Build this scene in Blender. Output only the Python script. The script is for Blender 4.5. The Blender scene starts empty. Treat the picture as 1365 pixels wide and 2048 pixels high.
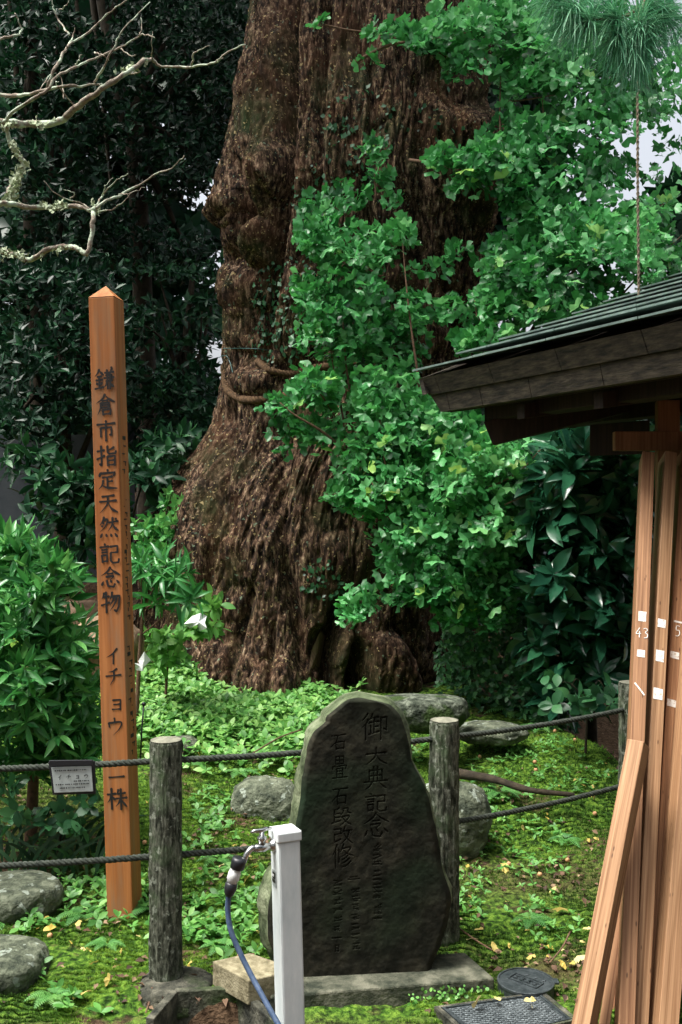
import bpy, math, random
import numpy as np
from mathutils import Vector, Matrix

C = bpy.context.scene.collection
sc = bpy.context.scene
rng = np.random.default_rng(7)
random.seed(7)
R = math.radians

# ------------------------------------------------------------------ camera, sky, sun, exposure
F = 1991.0           # focal length in photograph pixels (35 mm lens on a 36 mm tall frame)
CAMZ = 1.5
cam_d = bpy.data.cameras.new('camera')
cam = bpy.data.objects.new('camera', cam_d); C.objects.link(cam)
cam_d.sensor_fit = 'VERTICAL'; cam_d.sensor_height = 36.0; cam_d.lens = 35.0
cam_d.clip_start = 0.05; cam_d.clip_end = 500
cam.location = (0, 0, CAMZ); cam.rotation_euler = (R(90), 0, 0)
sc.camera = cam

SUN_DIR = Vector((-0.38, -0.12, 0.92)).normalized()     # towards the sun
w = bpy.data.worlds.new('World'); sc.world = w; w.use_nodes = True
wn = w.node_tree; bg = wn.nodes['Background']
sky = wn.nodes.new('ShaderNodeTexSky'); sky.sky_type = 'NISHITA'; sky.sun_disc = False
sky.sun_elevation = math.asin(SUN_DIR.z); sky.sun_rotation = math.atan2(SUN_DIR.x, SUN_DIR.y)
sky.air_density = 1.0; sky.dust_density = 8.0; sky.ozone_density = 0.3
ov = wn.nodes.new('ShaderNodeHueSaturation'); ov.inputs['Saturation'].default_value = .35   # thin overcast: a paler sky
wn.links.new(sky.outputs[0], ov.inputs['Color']); wn.links.new(ov.outputs[0], bg.inputs[0]); bg.inputs[1].default_value = 0.15
sun_d = bpy.data.lights.new('sun', 'SUN'); sun_d.energy = 2.7; sun_d.angle = R(20); sun_d.color = (1, .96, .9)
sun = bpy.data.objects.new('sun', sun_d); C.objects.link(sun)
sun.rotation_euler = (-SUN_DIR).to_track_quat('-Z', 'Y').to_euler()
sc.view_settings.view_transform = 'Standard'; sc.view_settings.look = 'None'
sc.view_settings.gamma = 1; sc.view_settings.use_curve_mapping = False
sc.view_settings.exposure = 1.12
sc.cycles.max_bounces = 6; sc.cycles.diffuse_bounces = 3; sc.cycles.glossy_bounces = 2
sc.cycles.transmission_bounces = 4; sc.cycles.transparent_max_bounces = 4

# ------------------------------------------------------------------ helpers
def P(px, py, d):
    return np.array([(px - 682.5) / F * d, d, CAMZ - (py - 1024) / F * d])

def vnoise(p, seed=0):
    p = np.asarray(p, float); i = np.floor(p).astype(np.int64); f = p - i
    f = f * f * (3 - 2 * f)
    def h(ix, iy, iz):
        n = (ix * 374761393 + iy * 668265263 + iz * 2147483647 + seed * 1274126177) & 0xffffffff
        n = ((n ^ (n >> 13)) * 1274126177) & 0xffffffff
        n = ((n ^ (n >> 15)) * 2246822519) & 0xffffffff
        return ((n ^ (n >> 16)) & 0xffff) / 65535.0
    r = 0
    for dx in (0, 1):
        for dy in (0, 1):
            for dz in (0, 1):
                wgt = (f[..., 0] if dx else 1 - f[..., 0]) * (f[..., 1] if dy else 1 - f[..., 1]) * (f[..., 2] if dz else 1 - f[..., 2])
                r = r + wgt * h(i[..., 0] + dx, i[..., 1] + dy, i[..., 2] + dz)
    return r
def fbm(p, o=4, seed=0):
    r = 0; a = .5; t = 0
    p = np.asarray(p, float)
    for k in range(o):
        r = r + a * vnoise(p * 2 ** k, seed + k); t += a; a *= .5
    return r / t
def sstep(a, b, x):
    t = np.clip((x - a) / (b - a), 0, 1); return t * t * (3 - 2 * t)

def meta(o, label=None, cat=None, group=None, kind=None):
    if label: o['label'] = label
    if cat: o['category'] = cat
    if group: o['group'] = group
    if kind: o['kind'] = kind
    return o
def thing(name, loc, label, cat, group=None):
    o = bpy.data.objects.new(name, None); C.objects.link(o); o.location = [float(v) for v in loc]
    o.empty_display_size = .1
    return meta(o, label, cat, group)
def rawmesh(name, V, Fc, mat=None, smooth=False, tint=None):
    """V (n,3); Fc either an (m,k) array or a list of faces"""
    me = bpy.data.meshes.new(name)
    V = np.asarray(V, np.float32)
    if isinstance(Fc, np.ndarray):
        m, k = Fc.shape
        me.vertices.add(len(V)); me.vertices.foreach_set('co', V.ravel())
        me.loops.add(m * k); me.loops.foreach_set('vertex_index', Fc.astype(np.int32).ravel())
        me.polygons.add(m); me.polygons.foreach_set('loop_start', np.arange(0, m * k, k, dtype=np.int32))
        me.polygons.foreach_set('loop_total', np.full(m, k, np.int32))
        me.update(calc_edges=True)
    else:
        me.from_pydata([tuple(map(float, v)) for v in V], [], [tuple(int(i) for i in f) for f in Fc]); me.update()
    if mat: me.materials.append(mat)
    if smooth: me.polygons.foreach_set('use_smooth', np.ones(len(me.polygons), bool))
    if tint is not None:
        a = me.attributes.new('tint', 'FLOAT', 'POINT'); a.data.foreach_set('value', np.asarray(tint, np.float32))
    return me
def wloc(root):
    l = np.zeros(3)
    while root is not None: l += np.array(root.location); root = root.parent
    return l
def add(name, V, Fc, mat, parent=None, smooth=False, tint=None, kind=None, origin=None):
    """one mesh object; V in world space; local to its parent"""
    V = np.asarray(V, float)
    if parent is not None: o0 = wloc(parent)
    else: o0 = np.array(origin if origin is not None else (V.mean(0)[0], V.mean(0)[1], V[:, 2].min()))
    o = bpy.data.objects.new(name, rawmesh(name, V - o0, Fc, mat, smooth, tint)); C.objects.link(o)
    if parent is not None: o.parent = parent
    else: o.location = [float(v) for v in o0]
    if kind: o['kind'] = kind
    return o
class MB:
    def __init__(s): s.V = []; s.F = []; s.n = 0
    def put(s, V, Fc):
        V = np.asarray(V, float); s.V.append(V); s.F += [tuple(int(i) + s.n for i in f) for f in Fc]; s.n += len(V); return s
    def box(s, c, size, rot=None):
        x, y, z = [v / 2 for v in size]
        V = np.array([(-x,-y,-z),(x,-y,-z),(x,y,-z),(-x,y,-z),(-x,-y,z),(x,-y,z),(x,y,z),(-x,y,z)])
        if rot is not None: V = V @ np.asarray(rot).T
        return s.put(V + np.array(c), [(0,3,2,1),(4,5,6,7),(0,1,5,4),(1,2,6,5),(2,3,7,6),(3,0,4,7)])
    def hexa(s, V8): return s.put(V8, [(0,3,2,1),(4,5,6,7),(0,1,5,4),(1,2,6,5),(2,3,7,6),(3,0,4,7)])
    def tube(s, pts, rad, n=6, cap=True):
        pts = np.asarray(pts, float); m = len(pts)
        rad = np.full(m, rad) if np.isscalar(rad) else np.asarray(rad, float)
        T = np.gradient(pts, axis=0); T /= np.linalg.norm(T, axis=1)[:, None] + 1e-9
        ref = np.array([0, 0, 1.]) if abs(T[0][2]) < .9 else np.array([1., 0, 0])
        V = []; a = np.cross(T[0], ref); a /= np.linalg.norm(a)
        for k in range(m):
            a = a - T[k] * a.dot(T[k]); a /= np.linalg.norm(a) + 1e-9; b = np.cross(T[k], a)
            for j in range(n):
                t = 2 * math.pi * j / n; V.append(pts[k] + rad[k] * (math.cos(t) * a + math.sin(t) * b))
        Fc = [(k*n+j, k*n+(j+1)%n, (k+1)*n+(j+1)%n, (k+1)*n+j) for k in range(m-1) for j in range(n)]
        if cap: Fc += [tuple(range(n))[::-1], tuple((m-1)*n+j for j in range(n))]
        return s.put(V, Fc)
    def lathe(s, prof, c, axis=(0,0,1), n=24):
        """prof: list of (r, h)"""
        ax = Vector(axis).normalized(); q = Vector((0,0,1)).rotation_difference(ax).to_matrix()
        V = []
        for r, h in prof:
            for j in range(n):
                t = 2 * math.pi * j / n; V.append(np.array(q @ Vector((r*math.cos(t), r*math.sin(t), h))) + np.array(c))
        m = len(prof)
        Fc = [(k*n+j, k*n+(j+1)%n, (k+1)*n+(j+1)%n, (k+1)*n+j) for k in range(m-1) for j in range(n)]
        Fc += [tuple(range(n))[::-1], tuple((m-1)*n+j for j in range(n))]
        return s.put(V, Fc)
    def done(s, name, mat, parent=None, smooth=False, kind=None, bevel=0, tint=None, origin=None):
        o = add(name, np.vstack(s.V), s.F, mat, parent, smooth, tint, kind, origin)
        if bevel:
            m = o.modifiers.new('bevel', 'BEVEL'); m.width = bevel; m.segments = 2; m.limit_method = 'ANGLE'
        return o
def curve_pts(ctrl, n=8):
    """Catmull-Rom through control rows"""
    c = np.asarray(ctrl, float); c = np.vstack([2*c[0]-c[1], c, 2*c[-1]-c[-2]]); out = []
    for i in range(1, len(c)-2):
        for t in np.linspace(0, 1, n, endpoint=False):
            out.append(.5*((2*c[i])+(-c[i-1]+c[i+1])*t+(2*c[i-1]-5*c[i]+4*c[i+1]-c[i+2])*t*t+(-c[i-1]+3*c[i]-3*c[i+1]+c[i+2])*t**3))
    out.append(c[-2]); return np.array(out)

# ------------------------------------------------------------------ materials
def newmat(name):
    m = bpy.data.materials.new(name); m.use_nodes = True; nt = m.node_tree
    return m, nt, nt.nodes['Principled BSDF']
def N(nt, t, **kw):
    n = nt.nodes.new(t)
    for k, v in kw.items():
        if k.startswith('i_'): n.inputs[int(k[2:]) if k[2:].isdigit() else k[2:].replace('_', ' ')].default_value = v
        else: setattr(n, k, v)
    return n
def ramp(nt, stops):
    n = nt.nodes.new('ShaderNodeValToRGB'); e = n.color_ramp.elements
    while len(e) < len(stops): e.new(.5)
    for k, (p, c) in enumerate(stops):
        e[k].position = p; e[k].color = (*c, 1)
    return n
def coord(nt, scale=(1,1,1), which='Object'):
    tc = N(nt, 'ShaderNodeTexCoord'); mp = N(nt, 'ShaderNodeMapping'); mp.inputs['Scale'].default_value = scale
    nt.links.new(tc.outputs[which], mp.inputs[0]); return mp.outputs[0]
def noise_mat(name, stops, scale=(1,1,1), ns=8, detail=8, rough=.9, bump=.3, bscale=30, bdist=.01, second=None, spec=.3, metallic=0, which='Object'):
    m, nt, b = newmat(name); L = nt.links.new
    c = coord(nt, scale, which)
    n = N(nt, 'ShaderNodeTexNoise'); n.inputs['Scale'].default_value = ns; n.inputs['Detail'].default_value = detail; n.inputs['Roughness'].default_value = .65
    L(c, n.inputs['Vector']); r = ramp(nt, stops); L(n.outputs[0], r.inputs[0]); col = r.outputs[0]
    if second:                       # patches of another colour: (scale, low, high, colour)
        n2 = N(nt, 'ShaderNodeTexNoise'); n2.inputs['Scale'].default_value = second[0]; n2.inputs['Detail'].default_value = 6
        L(c, n2.inputs['Vector']); mr = N(nt, 'ShaderNodeMapRange'); mr.inputs[1].default_value = second[1]; mr.inputs[2].default_value = second[2]
        L(n2.outputs[0], mr.inputs[0]); mx = N(nt, 'ShaderNodeMixRGB'); mx.inputs[2].default_value = (*second[3], 1)
        L(mr.outputs[0], mx.inputs[0]); L(col, mx.inputs[1]); col = mx.outputs[0]
    L(col, b.inputs['Base Color']); b.inputs['Roughness'].default_value = rough; b.inputs['Specular IOR Level'].default_value = spec
    b.inputs['Metallic'].default_value = metallic
    if bump:
        n3 = N(nt, 'ShaderNodeTexNoise'); n3.inputs['Scale'].default_value = bscale; n3.inputs['Detail'].default_value = 8
        L(c, n3.inputs['Vector']); bp = N(nt, 'ShaderNodeBump'); bp.inputs['Strength'].default_value = bump; bp.inputs['Distance'].default_value = bdist
        L(n3.outputs[0], bp.inputs['Height']); L(bp.outputs[0], b.inputs['Normal'])
    return m
def leaf_mat(name, stops, rough=.4, trans=.3, spec=.5):
    m, nt, b = newmat(name); L = nt.links.new
    at = N(nt, 'ShaderNodeAttribute', attribute_name='tint'); oi = N(nt, 'ShaderNodeObjectInfo')
    a1 = N(nt, 'ShaderNodeMath', operation='MULTIPLY_ADD'); a1.inputs[1].default_value = .35; L(oi.outputs['Random'], a1.inputs[0])
    a0 = N(nt, 'ShaderNodeMath', operation='MULTIPLY'); a0.inputs[1].default_value = .75; L(at.outputs['Fac'], a0.inputs[0]); L(a0.outputs[0], a1.inputs[2])
    n = N(nt, 'ShaderNodeTexNoise'); n.inputs['Scale'].default_value = 60; n.inputs['Detail'].default_value = 2; L(coord(nt), n.inputs['Vector'])
    a2 = N(nt, 'ShaderNodeMath', operation='MULTIPLY_ADD'); a2.inputs[1].default_value = .16; L(n.outputs[0], a2.inputs[0]); L(a1.outputs[0], a2.inputs[2])
    a3 = N(nt, 'ShaderNodeMath', operation='SUBTRACT'); a3.inputs[1].default_value = .1; L(a2.outputs[0], a3.inputs[0])
    r = ramp(nt, stops); L(a3.outputs[0], r.inputs[0])
    L(r.outputs[0], b.inputs['Base Color']); b.inputs['Roughness'].default_value = rough; b.inputs['Specular IOR Level'].default_value = spec
    tr = N(nt, 'ShaderNodeBsdfTranslucent'); hs = N(nt, 'ShaderNodeHueSaturation'); hs.inputs['Value'].default_value = 1.5; hs.inputs['Hue'].default_value = .485
    L(r.outputs[0], hs.inputs['Color']); L(hs.outputs[0], tr.inputs[0])
    mx = N(nt, 'ShaderNodeMixShader'); mx.inputs[0].default_value = trans
    L(b.outputs[0], mx.inputs[1]); L(tr.outputs[0], mx.inputs[2]); L(mx.outputs[0], nt.nodes['Material Output'].inputs[0])
    return m
def wood_mat(name, dark, light, rough=.6, grain=1.0, knots=True, bump=.25, streak=(55, 55, 1.6), grey=None):
    """grain along local Z"""
    m, nt, b = newmat(name); L = nt.links.new
    oi = N(nt, 'ShaderNodeObjectInfo'); tc = N(nt, 'ShaderNodeTexCoord')
    ad = N(nt, 'ShaderNodeVectorMath', operation='ADD'); L(tc.outputs['Object'], ad.inputs[0])
    ml = N(nt, 'ShaderNodeMath', operation='MULTIPLY'); ml.inputs[1].default_value = 17; L(oi.outputs['Random'], ml.inputs[0])
    cx = N(nt, 'ShaderNodeCombineXYZ'); L(ml.outputs[0], cx.inputs[0]); L(ml.outputs[0], cx.inputs[2]); L(cx.outputs[0], ad.inputs[1])
    mp = N(nt, 'ShaderNodeMapping'); mp.inputs['Scale'].default_value = streak; L(ad.outputs[0], mp.inputs[0])
    n = N(nt, 'ShaderNodeTexNoise'); n.inputs['Scale'].default_value = 1.5*grain; n.inputs['Detail'].default_value = 9; n.inputs['Distortion'].default_value = .6
    L(mp.outputs[0], n.inputs['Vector'])
    r = ramp(nt, [(.3, dark), (.5, tuple((a+c)/2 for a, c in zip(dark, light))), (.68, light)]); L(n.outputs[0], r.inputs[0]); col = r.outputs[0]
    mp2 = N(nt, 'ShaderNodeMapping'); mp2.inputs['Scale'].default_value = (3, 3, .8); L(ad.outputs[0], mp2.inputs[0])
    n2 = N(nt, 'ShaderNodeTexNoise'); n2.inputs['Scale'].default_value = 1.7; n2.inputs['Detail'].default_value = 5; L(mp2.outputs[0], n2.inputs['Vector'])
    hs = N(nt, 'ShaderNodeHueSaturation'); mr = N(nt, 'ShaderNodeMapRange'); mr.inputs[3].default_value = .65; mr.inputs[4].default_value = 1.35
    L(n2.outputs[0], mr.inputs[0]); L(mr.outputs[0], hs.inputs['Value']); L(col, hs.inputs['Color']); col = hs.outputs[0]
    if knots:
        v = N(nt, 'ShaderNodeTexVoronoi'); mp3 = N(nt, 'ShaderNodeMapping'); mp3.inputs['Scale'].default_value = (9, 9, 2.6); L(ad.outputs[0], mp3.inputs[0]); L(mp3.outputs[0], v.inputs['Vector'])
        mr3 = N(nt, 'ShaderNodeMapRange'); mr3.inputs[1].default_value = .06; mr3.inputs[2].default_value = .13; mr3.inputs[3].default_value = .75; mr3.inputs[4].default_value = 0
        L(v.outputs['Distance'], mr3.inputs[0]); mx = N(nt, 'ShaderNodeMixRGB'); mx.inputs[2].default_value = (dark[0]*.25, dark[1]*.2, dark[2]*.2, 1)
        L(mr3.outputs[0], mx.inputs[0]); L(col, mx.inputs[1]); col = mx.outputs[0]
    if grey:
        n5 = N(nt, 'ShaderNodeTexNoise'); n5.inputs['Scale'].default_value = 1; n5.inputs['Detail'].default_value = 8; n5.inputs['Roughness'].default_value = .65
        mp5 = N(nt, 'ShaderNodeMapping'); mp5.inputs['Scale'].default_value = (22, 22, 2.2); L(ad.outputs[0], mp5.inputs[0]); L(mp5.outputs[0], n5.inputs['Vector'])
        mr5 = N(nt, 'ShaderNodeMapRange'); mr5.inputs[1].default_value = .48; mr5.inputs[2].default_value = .66; mr5.inputs[4].default_value = .65; L(n5.outputs[0], mr5.inputs[0])
        mx5 = N(nt, 'ShaderNodeMixRGB'); mx5.inputs[2].default_value = (*grey, 1); L(mr5.outputs[0], mx5.inputs[0]); L(col, mx5.inputs[1]); col = mx5.outputs[0]
    L(col, b.inputs['Base Color']); b.inputs['Roughness'].default_value = rough; b.inputs['Specular IOR Level'].default_value = .3
    bp = N(nt, 'ShaderNodeBump'); bp.inputs['Strength'].default_value = bump; bp.inputs['Distance'].default_value = .003; L(n.outputs[0], bp.inputs['Height']); L(bp.outputs[0], b.inputs['Normal'])
    return m
def plain(name, col, rough=.5, metallic=0, spec=.5, var=.15, ns=40, bump=.05):
    d = tuple(c * (1 - var) for c in col); l = tuple(min(1, c * (1 + var)) for c in col)
    return noise_mat(name, [(.35, d), (.65, l)], ns=ns, rough=rough, metallic=metallic, spec=spec, bump=bump, bscale=ns*3, bdist=.002)

GREEN1, GREEN2, GREEN3 = (.015, .085, .034), (.042, .19, .07), (.15, .36, .10)
M = dict(
 ginkgo=leaf_mat('ginkgo_leaf', [(.05, (.012, .085, .022)), (.35, (.065, .31, .088)), (.72, (.23, .62, .24)), (1, (.40, .62, .10))], .33, .32),
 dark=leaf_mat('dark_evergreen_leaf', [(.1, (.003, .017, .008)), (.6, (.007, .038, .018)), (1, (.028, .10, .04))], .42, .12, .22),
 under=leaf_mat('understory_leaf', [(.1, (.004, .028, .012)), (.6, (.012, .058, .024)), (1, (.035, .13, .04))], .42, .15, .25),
 bush=leaf_mat('bush_leaf', [(.1, (.016, .10, .026)), (.5, (.05, .25, .060)), (1, (.20, .52, .13))], .35, .28),
 aucuba=leaf_mat('glossy_leaf', [(.1, (.010, .055, .032)), (.6, (.026, .125, .06)), (1, (.07, .23, .09))], .22, .15, .6),
 ivy=leaf_mat('ivy_leaf', [(.1, (.015, .07, .03)), (.6, (.045, .17, .06)), (1, (.15, .34, .11))], .4, .2),
 cover=leaf_mat('ground_cover_leaf', [(.05, (.03, .13, .02)), (.5, (.12, .34, .065)), (.85, (.30, .54, .15)), (1, (.50, .60, .14))], .5, .3),
 fern=leaf_mat('fern_leaf', [(.1, (.03, .13, .03)), (.6, (.09, .28, .06)), (1, (.2, .42, .11))], .55, .3),
 mossb=leaf_mat('moss_blade', [(.1, (.016, .04, .006)), (.5, (.075, .18, .020)), (1, (.26, .42, .06))], .9, .25, .2),
 strap=leaf_mat('strap_leaf', [(.1, (.012, .04, .02)), (.6, (.03, .10, .04)), (1, (.10, .20, .08))], .3, .2),
 pine=leaf_mat('pine_needle', [(.1, (.04, .17, .095)), (.6, (.13, .37, .21)), (1, (.32, .60, .36))], .5, .15),
 yellow=leaf_mat('fallen_leaf_yellow', [(.1, (.30, .24, .05)), (.5, (.55, .42, .08)), (1, (.62, .55, .25))], .6, .2),
 brown=leaf_mat('fallen_leaf_brown', [(.1, (.035, .02, .012)), (.6, (.12, .065, .035)), (1, (.36, .26, .15))], .8, .1),
 stone=noise_mat('lichen_stone', [(.38, (.018, .026, .016)), (.5, (.075, .09, .065)), (.62, (.22, .25, .19))], ns=16, bump=1, bscale=50, bdist=.02, second=(7, .5, .58, (.035, .065, .015))),
 boulder=noise_mat('spotted_boulder', [(.38, (.035, .045, .03)), (.5, (.085, .10, .066)), (.62, (.16, .18, .125))], ns=18, bump=1, bscale=60, bdist=.015, second=(26, .60, .64, (.25, .29, .24))),
 concrete=noise_mat('old_concrete', [(.38, (.018, .02, .015)), (.5, (.06, .06, .045)), (.62, (.15, .145, .11))], ns=14, bump=.7, bscale=90, second=(5, .5, .65, (.03, .05, .015))),
 brick=noise_mat('sandy_block', [(.36, (.12, .105, .06)), (.5, (.22, .195, .12)), (.62, (.31, .28, .18))], ns=30, bump=.4, bscale=150, second=(9, .6, .75, (.10, .11, .05))),
 slab=noise_mat('plinth_stone', [(.38, (.022, .028, .018)), (.5, (.07, .075, .052)), (.64, (.15, .15, .11))], ns=12, bump=.6, bscale=80),
 stele=noise_mat('stele_stone', [(.38, (.008, .009, .006)), (.5, (.017, .017, .012)), (.62, (.034, .032, .022))], ns=14, rough=.95, spec=.12, bump=.35, bscale=110, bdist=.002, second=(3.5, .46, .66, (.010, .022, .011))),
 steleside=noise_mat('stele_rough_side', [(.38, (.03, .045, .018)), (.5, (.085, .11, .055)), (.64, (.20, .23, .14))], ns=11, bump=.7, bscale=60),
 post=wood_mat('orange_post_wood', (.33, .11, .03), (.50, .20, .065), .7, bump=.3, knots=False, grain=.8, grey=(.27, .18, .105)),
 ink=plain('black_ink', (.012, .011, .01), .6),
 timber=wood_mat('fresh_timber', (.13, .056, .024), (.35, .19, .095), .6, streak=(90, 90, 1.4)),
 timberb=wood_mat('pale_timber', (.17, .08, .034), (.41, .245, .13), .6, streak=(90, 90, 1.4)),
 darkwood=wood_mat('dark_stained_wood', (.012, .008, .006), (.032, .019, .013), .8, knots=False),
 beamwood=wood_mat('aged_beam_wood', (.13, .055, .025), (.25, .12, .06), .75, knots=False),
 fascia=noise_mat('weathered_fascia', [(.36, (.016, .016, .013)), (.5, (.045, .038, .028)), (.66, (.085, .072, .052))], ns=12, scale=(1,1,5), rough=.85, bump=.3),
 copper=noise_mat('patinated_copper', [(.3, (.04, .065, .06)), (.5, (.10, .15, .13)), (.7, (.18, .26, .22))], ns=8, rough=.55, bump=.2, bscale=40, spec=.5),
 vinyl=noise_mat('white_vinyl', [(.3, (.50, .57, .58)), (.6, (.72, .77, .77))], scale=(1,1,.25), ns=14, rough=.45, bump=.05, bscale=50, second=(7, .54, .72, (.40, .44, .36))),
 chrome=noise_mat('tap_chrome', [(.3, (.30, .32, .32)), (.6, (.62, .63, .62))], ns=40, rough=.25, metallic=1, bump=.05),
 black=plain('black_plastic', (.012, .014, .018), .45, ns=90),
 white=plain('white_plastic', (.72, .75, .74), .5),
 hose=noise_mat('blue_hose', [(.3, (.025, .05, .10)), (.6, (.075, .11, .18))], ns=60, rough=.35, bump=.2, bscale=200, bdist=.001),
 paper=plain('white_paper', (.78, .82, .8), .8),
 tag=noise_mat('worn_white_tag', [(.38, (.42, .33, .24)), (.46, (.68, .68, .64)), (.7, (.78, .78, .75))], ns=80, rough=.8, bump=0),
 plate=plain('grey_sign_plate', (.36, .41, .40), .5, ns=90, var=.12),
 iron=noise_mat('cast_iron', [(.3, (.022, .03, .033)), (.6, (.07, .085, .09))], ns=25, rough=.42, metallic=.4, bump=.3, bscale=80),
 rope=noise_mat('dark_rope', [(.3, (.012, .017, .014)), (.6, (.055, .065, .052))], ns=60, rough=.9, bump=.5, bscale=200, bdist=.002),
 straw=noise_mat('old_straw_rope', [(.3, (.02, .012, .007)), (.6, (.15, .09, .045))], ns=50, rough=.95, bump=.6, bscale=160, bdist=.004),
 chain=noise_mat('rusty_cord', [(.3, (.10, .075, .05)), (.6, (.25, .20, .14))], ns=60, rough=.8, bump=.3),
 wire=plain('green_wire', (.03, .12, .11), .4),
 logtop=noise_mat('cut_log_top', [(.3, (.10, .10, .075)), (.6, (.24, .24, .18))], ns=30, bump=.4),
 twig=noise_mat('twig_bark', [(.3, (.05, .03, .02)), (.6, (.17, .10, .06))], ns=60, rough=.85, bump=.4),
 branchdark=noise_mat('dark_bark', [(.3, (.012, .010, .007)), (.6, (.045, .035, .022))], ns=20, rough=.95, bump=.6),
 lichenbranch=noise_mat('lichen_branch_bark', [(.35, (.13, .095, .07)), (.55, (.28, .24, .19)), (.72, (.42, .44, .36))], ns=30, rough=.9, bump=.5, bscale=120, second=(16, .5, .58, (.42, .50, .38))),
 lichen=noise_mat('leafy_lichen', [(.3, (.22, .28, .16)), (.6, (.48, .55, .38))], ns=60, rough=.95, bump=.6),
 soil=noise_mat('bare_soil', [(.3, (.10, .065, .04)), (.6, (.28, .19, .12))], ns=10, bump=.6, bscale=50),
 wall=noise_mat('dark_wall', [(.3, (.035, .045, .055)), (.6, (.06, .07, .08))], ns=5, bump=.1),
 nut=plain('ginkgo_fruit', (.55, .30, .14), .6, ns=90, var=.3),
 exposed=noise_mat('bare_heartwood', [(.3, (.10, .055, .035)), (.6, (.30, .20, .13))], scale=(4,4,.6), ns=14, bump=.5),
 nail=plain('steel_nail', (.3, .3, .3), .4, metallic=1),
)
def bark_mat(name, big=True):
    m, nt, b = newmat(name); L = nt.links.new
    c = coord(nt, (1, 1, .32)); c1 = coord(nt, (1, 1, 1))
    n = N(nt, 'ShaderNodeTexNoise'); n.inputs['Scale'].default_value = 34 if big else 60; n.inputs['Detail'].default_value = 9; n.inputs['Roughness'].default_value = .75; L(c, n.inputs['Vector'])
    r = ramp(nt, [(.41, (.006, .005, .004)), (.475, (.038, .023, .015)), (.52, (.10, .060, .038)), (.57, (.20, .128, .082)), (.63, (.40, .29, .19)), (.70, (.60, .48, .32))] if big else
             [(.38, (.012, .015, .010)), (.47, (.05, .056, .040)), (.54, (.11, .118, .09)), (.64, (.22, .235, .18))]); L(n.outputs[0], r.inputs[0]); col = r.outputs[0]
    def patch(scale, lo, hi, colr, mx_=1.0, vec=c1):
        nonlocal col
        q = N(nt, 'ShaderNodeTexNoise'); q.inputs['Scale'].default_value = scale; q.inputs['Detail'].default_value = 7; q.inputs['Roughness'].default_value = .6; L(vec, q.inputs['Vector'])
        mr = N(nt, 'ShaderNodeMapRange'); mr.inputs[1].default_value = lo; mr.inputs[2].default_value = hi; mr.inputs[4].default_value = mx_; L(q.outputs[0], mr.inputs[0])
        mx = N(nt, 'ShaderNodeMixRGB'); mx.inputs[2].default_value = (*colr, 1); L(mr.outputs[0], mx.inputs[0]); L(col, mx.inputs[1]); col = mx.outputs[0]
    if big:
        patch(2.2, .48, .70, (.20, .085, .035), .45)
        patch(2.3, .50, .68, (.030, .055, .018), .75); patch(1.1, .50, .66, (.03, .018, .012), .55); patch(14, .52, .66, (.018, .012, .009), .8, c)
        patch(40, .61, .65, (.42, .33, .16), .9)
        patch(30, .64, .67, (.20, .28, .19), .8)
    else:
        patch(8, .50, .66, (.08, .13, .06), .6); patch(40, .58, .64, (.30, .33, .27), .7)
    L(col, b.inputs['Base Color']); b.inputs['Roughness'].default_value = .95; b.inputs['Specular IOR Level'].default_value = .15
    n3 = N(nt, 'ShaderNodeTexNoise'); n3.inputs['Scale'].default_value = 55 if big else 110; n3.inputs['Detail'].default_value = 8; n3.inputs['Roughness'].default_value = .7; L(coord(nt, (1, 1, .4)), n3.inputs['Vector'])
    bp = N(nt, 'ShaderNodeBump'); bp.inputs['Strength'].default_value = 1; bp.inputs['Distance'].default_value = .02 if big else .006
    L(n3.outputs[0], bp.inputs['Height']); L(bp.outputs[0], b.inputs['Normal'])
    return m
M['bark'] = bark_mat('ginkgo_bark'); M['logbark'] = bark_mat('log_bark', False)
def ground_mat():
    m, nt, b = newmat('mossy_ground'); L = nt.links.new
    c = coord(nt)
    n = N(nt, 'ShaderNodeTexNoise'); n.inputs['Scale'].default_value = 3; n.inputs['Detail'].default_value = 10; n.inputs['Roughness'].default_value = .7; L(c, n.inputs['Vector'])
    n2 = N(nt, 'ShaderNodeTexNoise'); n2.inputs['Scale'].default_value = 45; n2.inputs['Detail'].default_value = 6; L(c, n2.inputs['Vector'])
    r1 = ramp(nt, [(.36, (.012, .03, .006)), (.5, (.05, .115, .014)), (.64, (.13, .23, .03))]); L(n2.outputs[0], r1.inputs[0])
    r2 = ramp(nt, [(.3, (.03, .018, .011)), (.6, (.09, .058, .035))]); L(n2.outputs[0], r2.inputs[0])
    at = N(nt, 'ShaderNodeAttribute', attribute_name='tint')
    mr = N(nt, 'ShaderNodeMapRange'); mr.inputs[1].default_value = .54; mr.inputs[2].default_value = .62; L(n.outputs[0], mr.inputs[0])
    mm = N(nt, 'ShaderNodeMath', operation='MAXIMUM'); L(mr.outputs[0], mm.inputs[0]); L(at.outputs['Fac'], mm.inputs[1])
    mx = N(nt, 'ShaderNodeMixRGB'); L(mm.outputs[0], mx.inputs[0]); L(r1.outputs[0], mx.inputs[1]); L(r2.outputs[0], mx.inputs[2])
    L(mx.outputs[0], b.inputs['Base Color']); b.inputs['Roughness'].default_value = 1; b.inputs['Specular IOR Level'].default_value = .1
    n3 = N(nt, 'ShaderNodeTexNoise'); n3.inputs['Scale'].default_value = 90; n3.inputs['Detail'].default_value = 6; L(c, n3.inputs['Vector'])
    bp = N(nt, 'ShaderNodeBump'); bp.inputs['Strength'].default_value = .8; bp.inputs['Distance'].default_value = .02; L(n3.outputs[0], bp.inputs['Height']); L(bp.outputs[0], b.inputs['Normal'])
    return m
M['ground'] = ground_mat()

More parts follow.
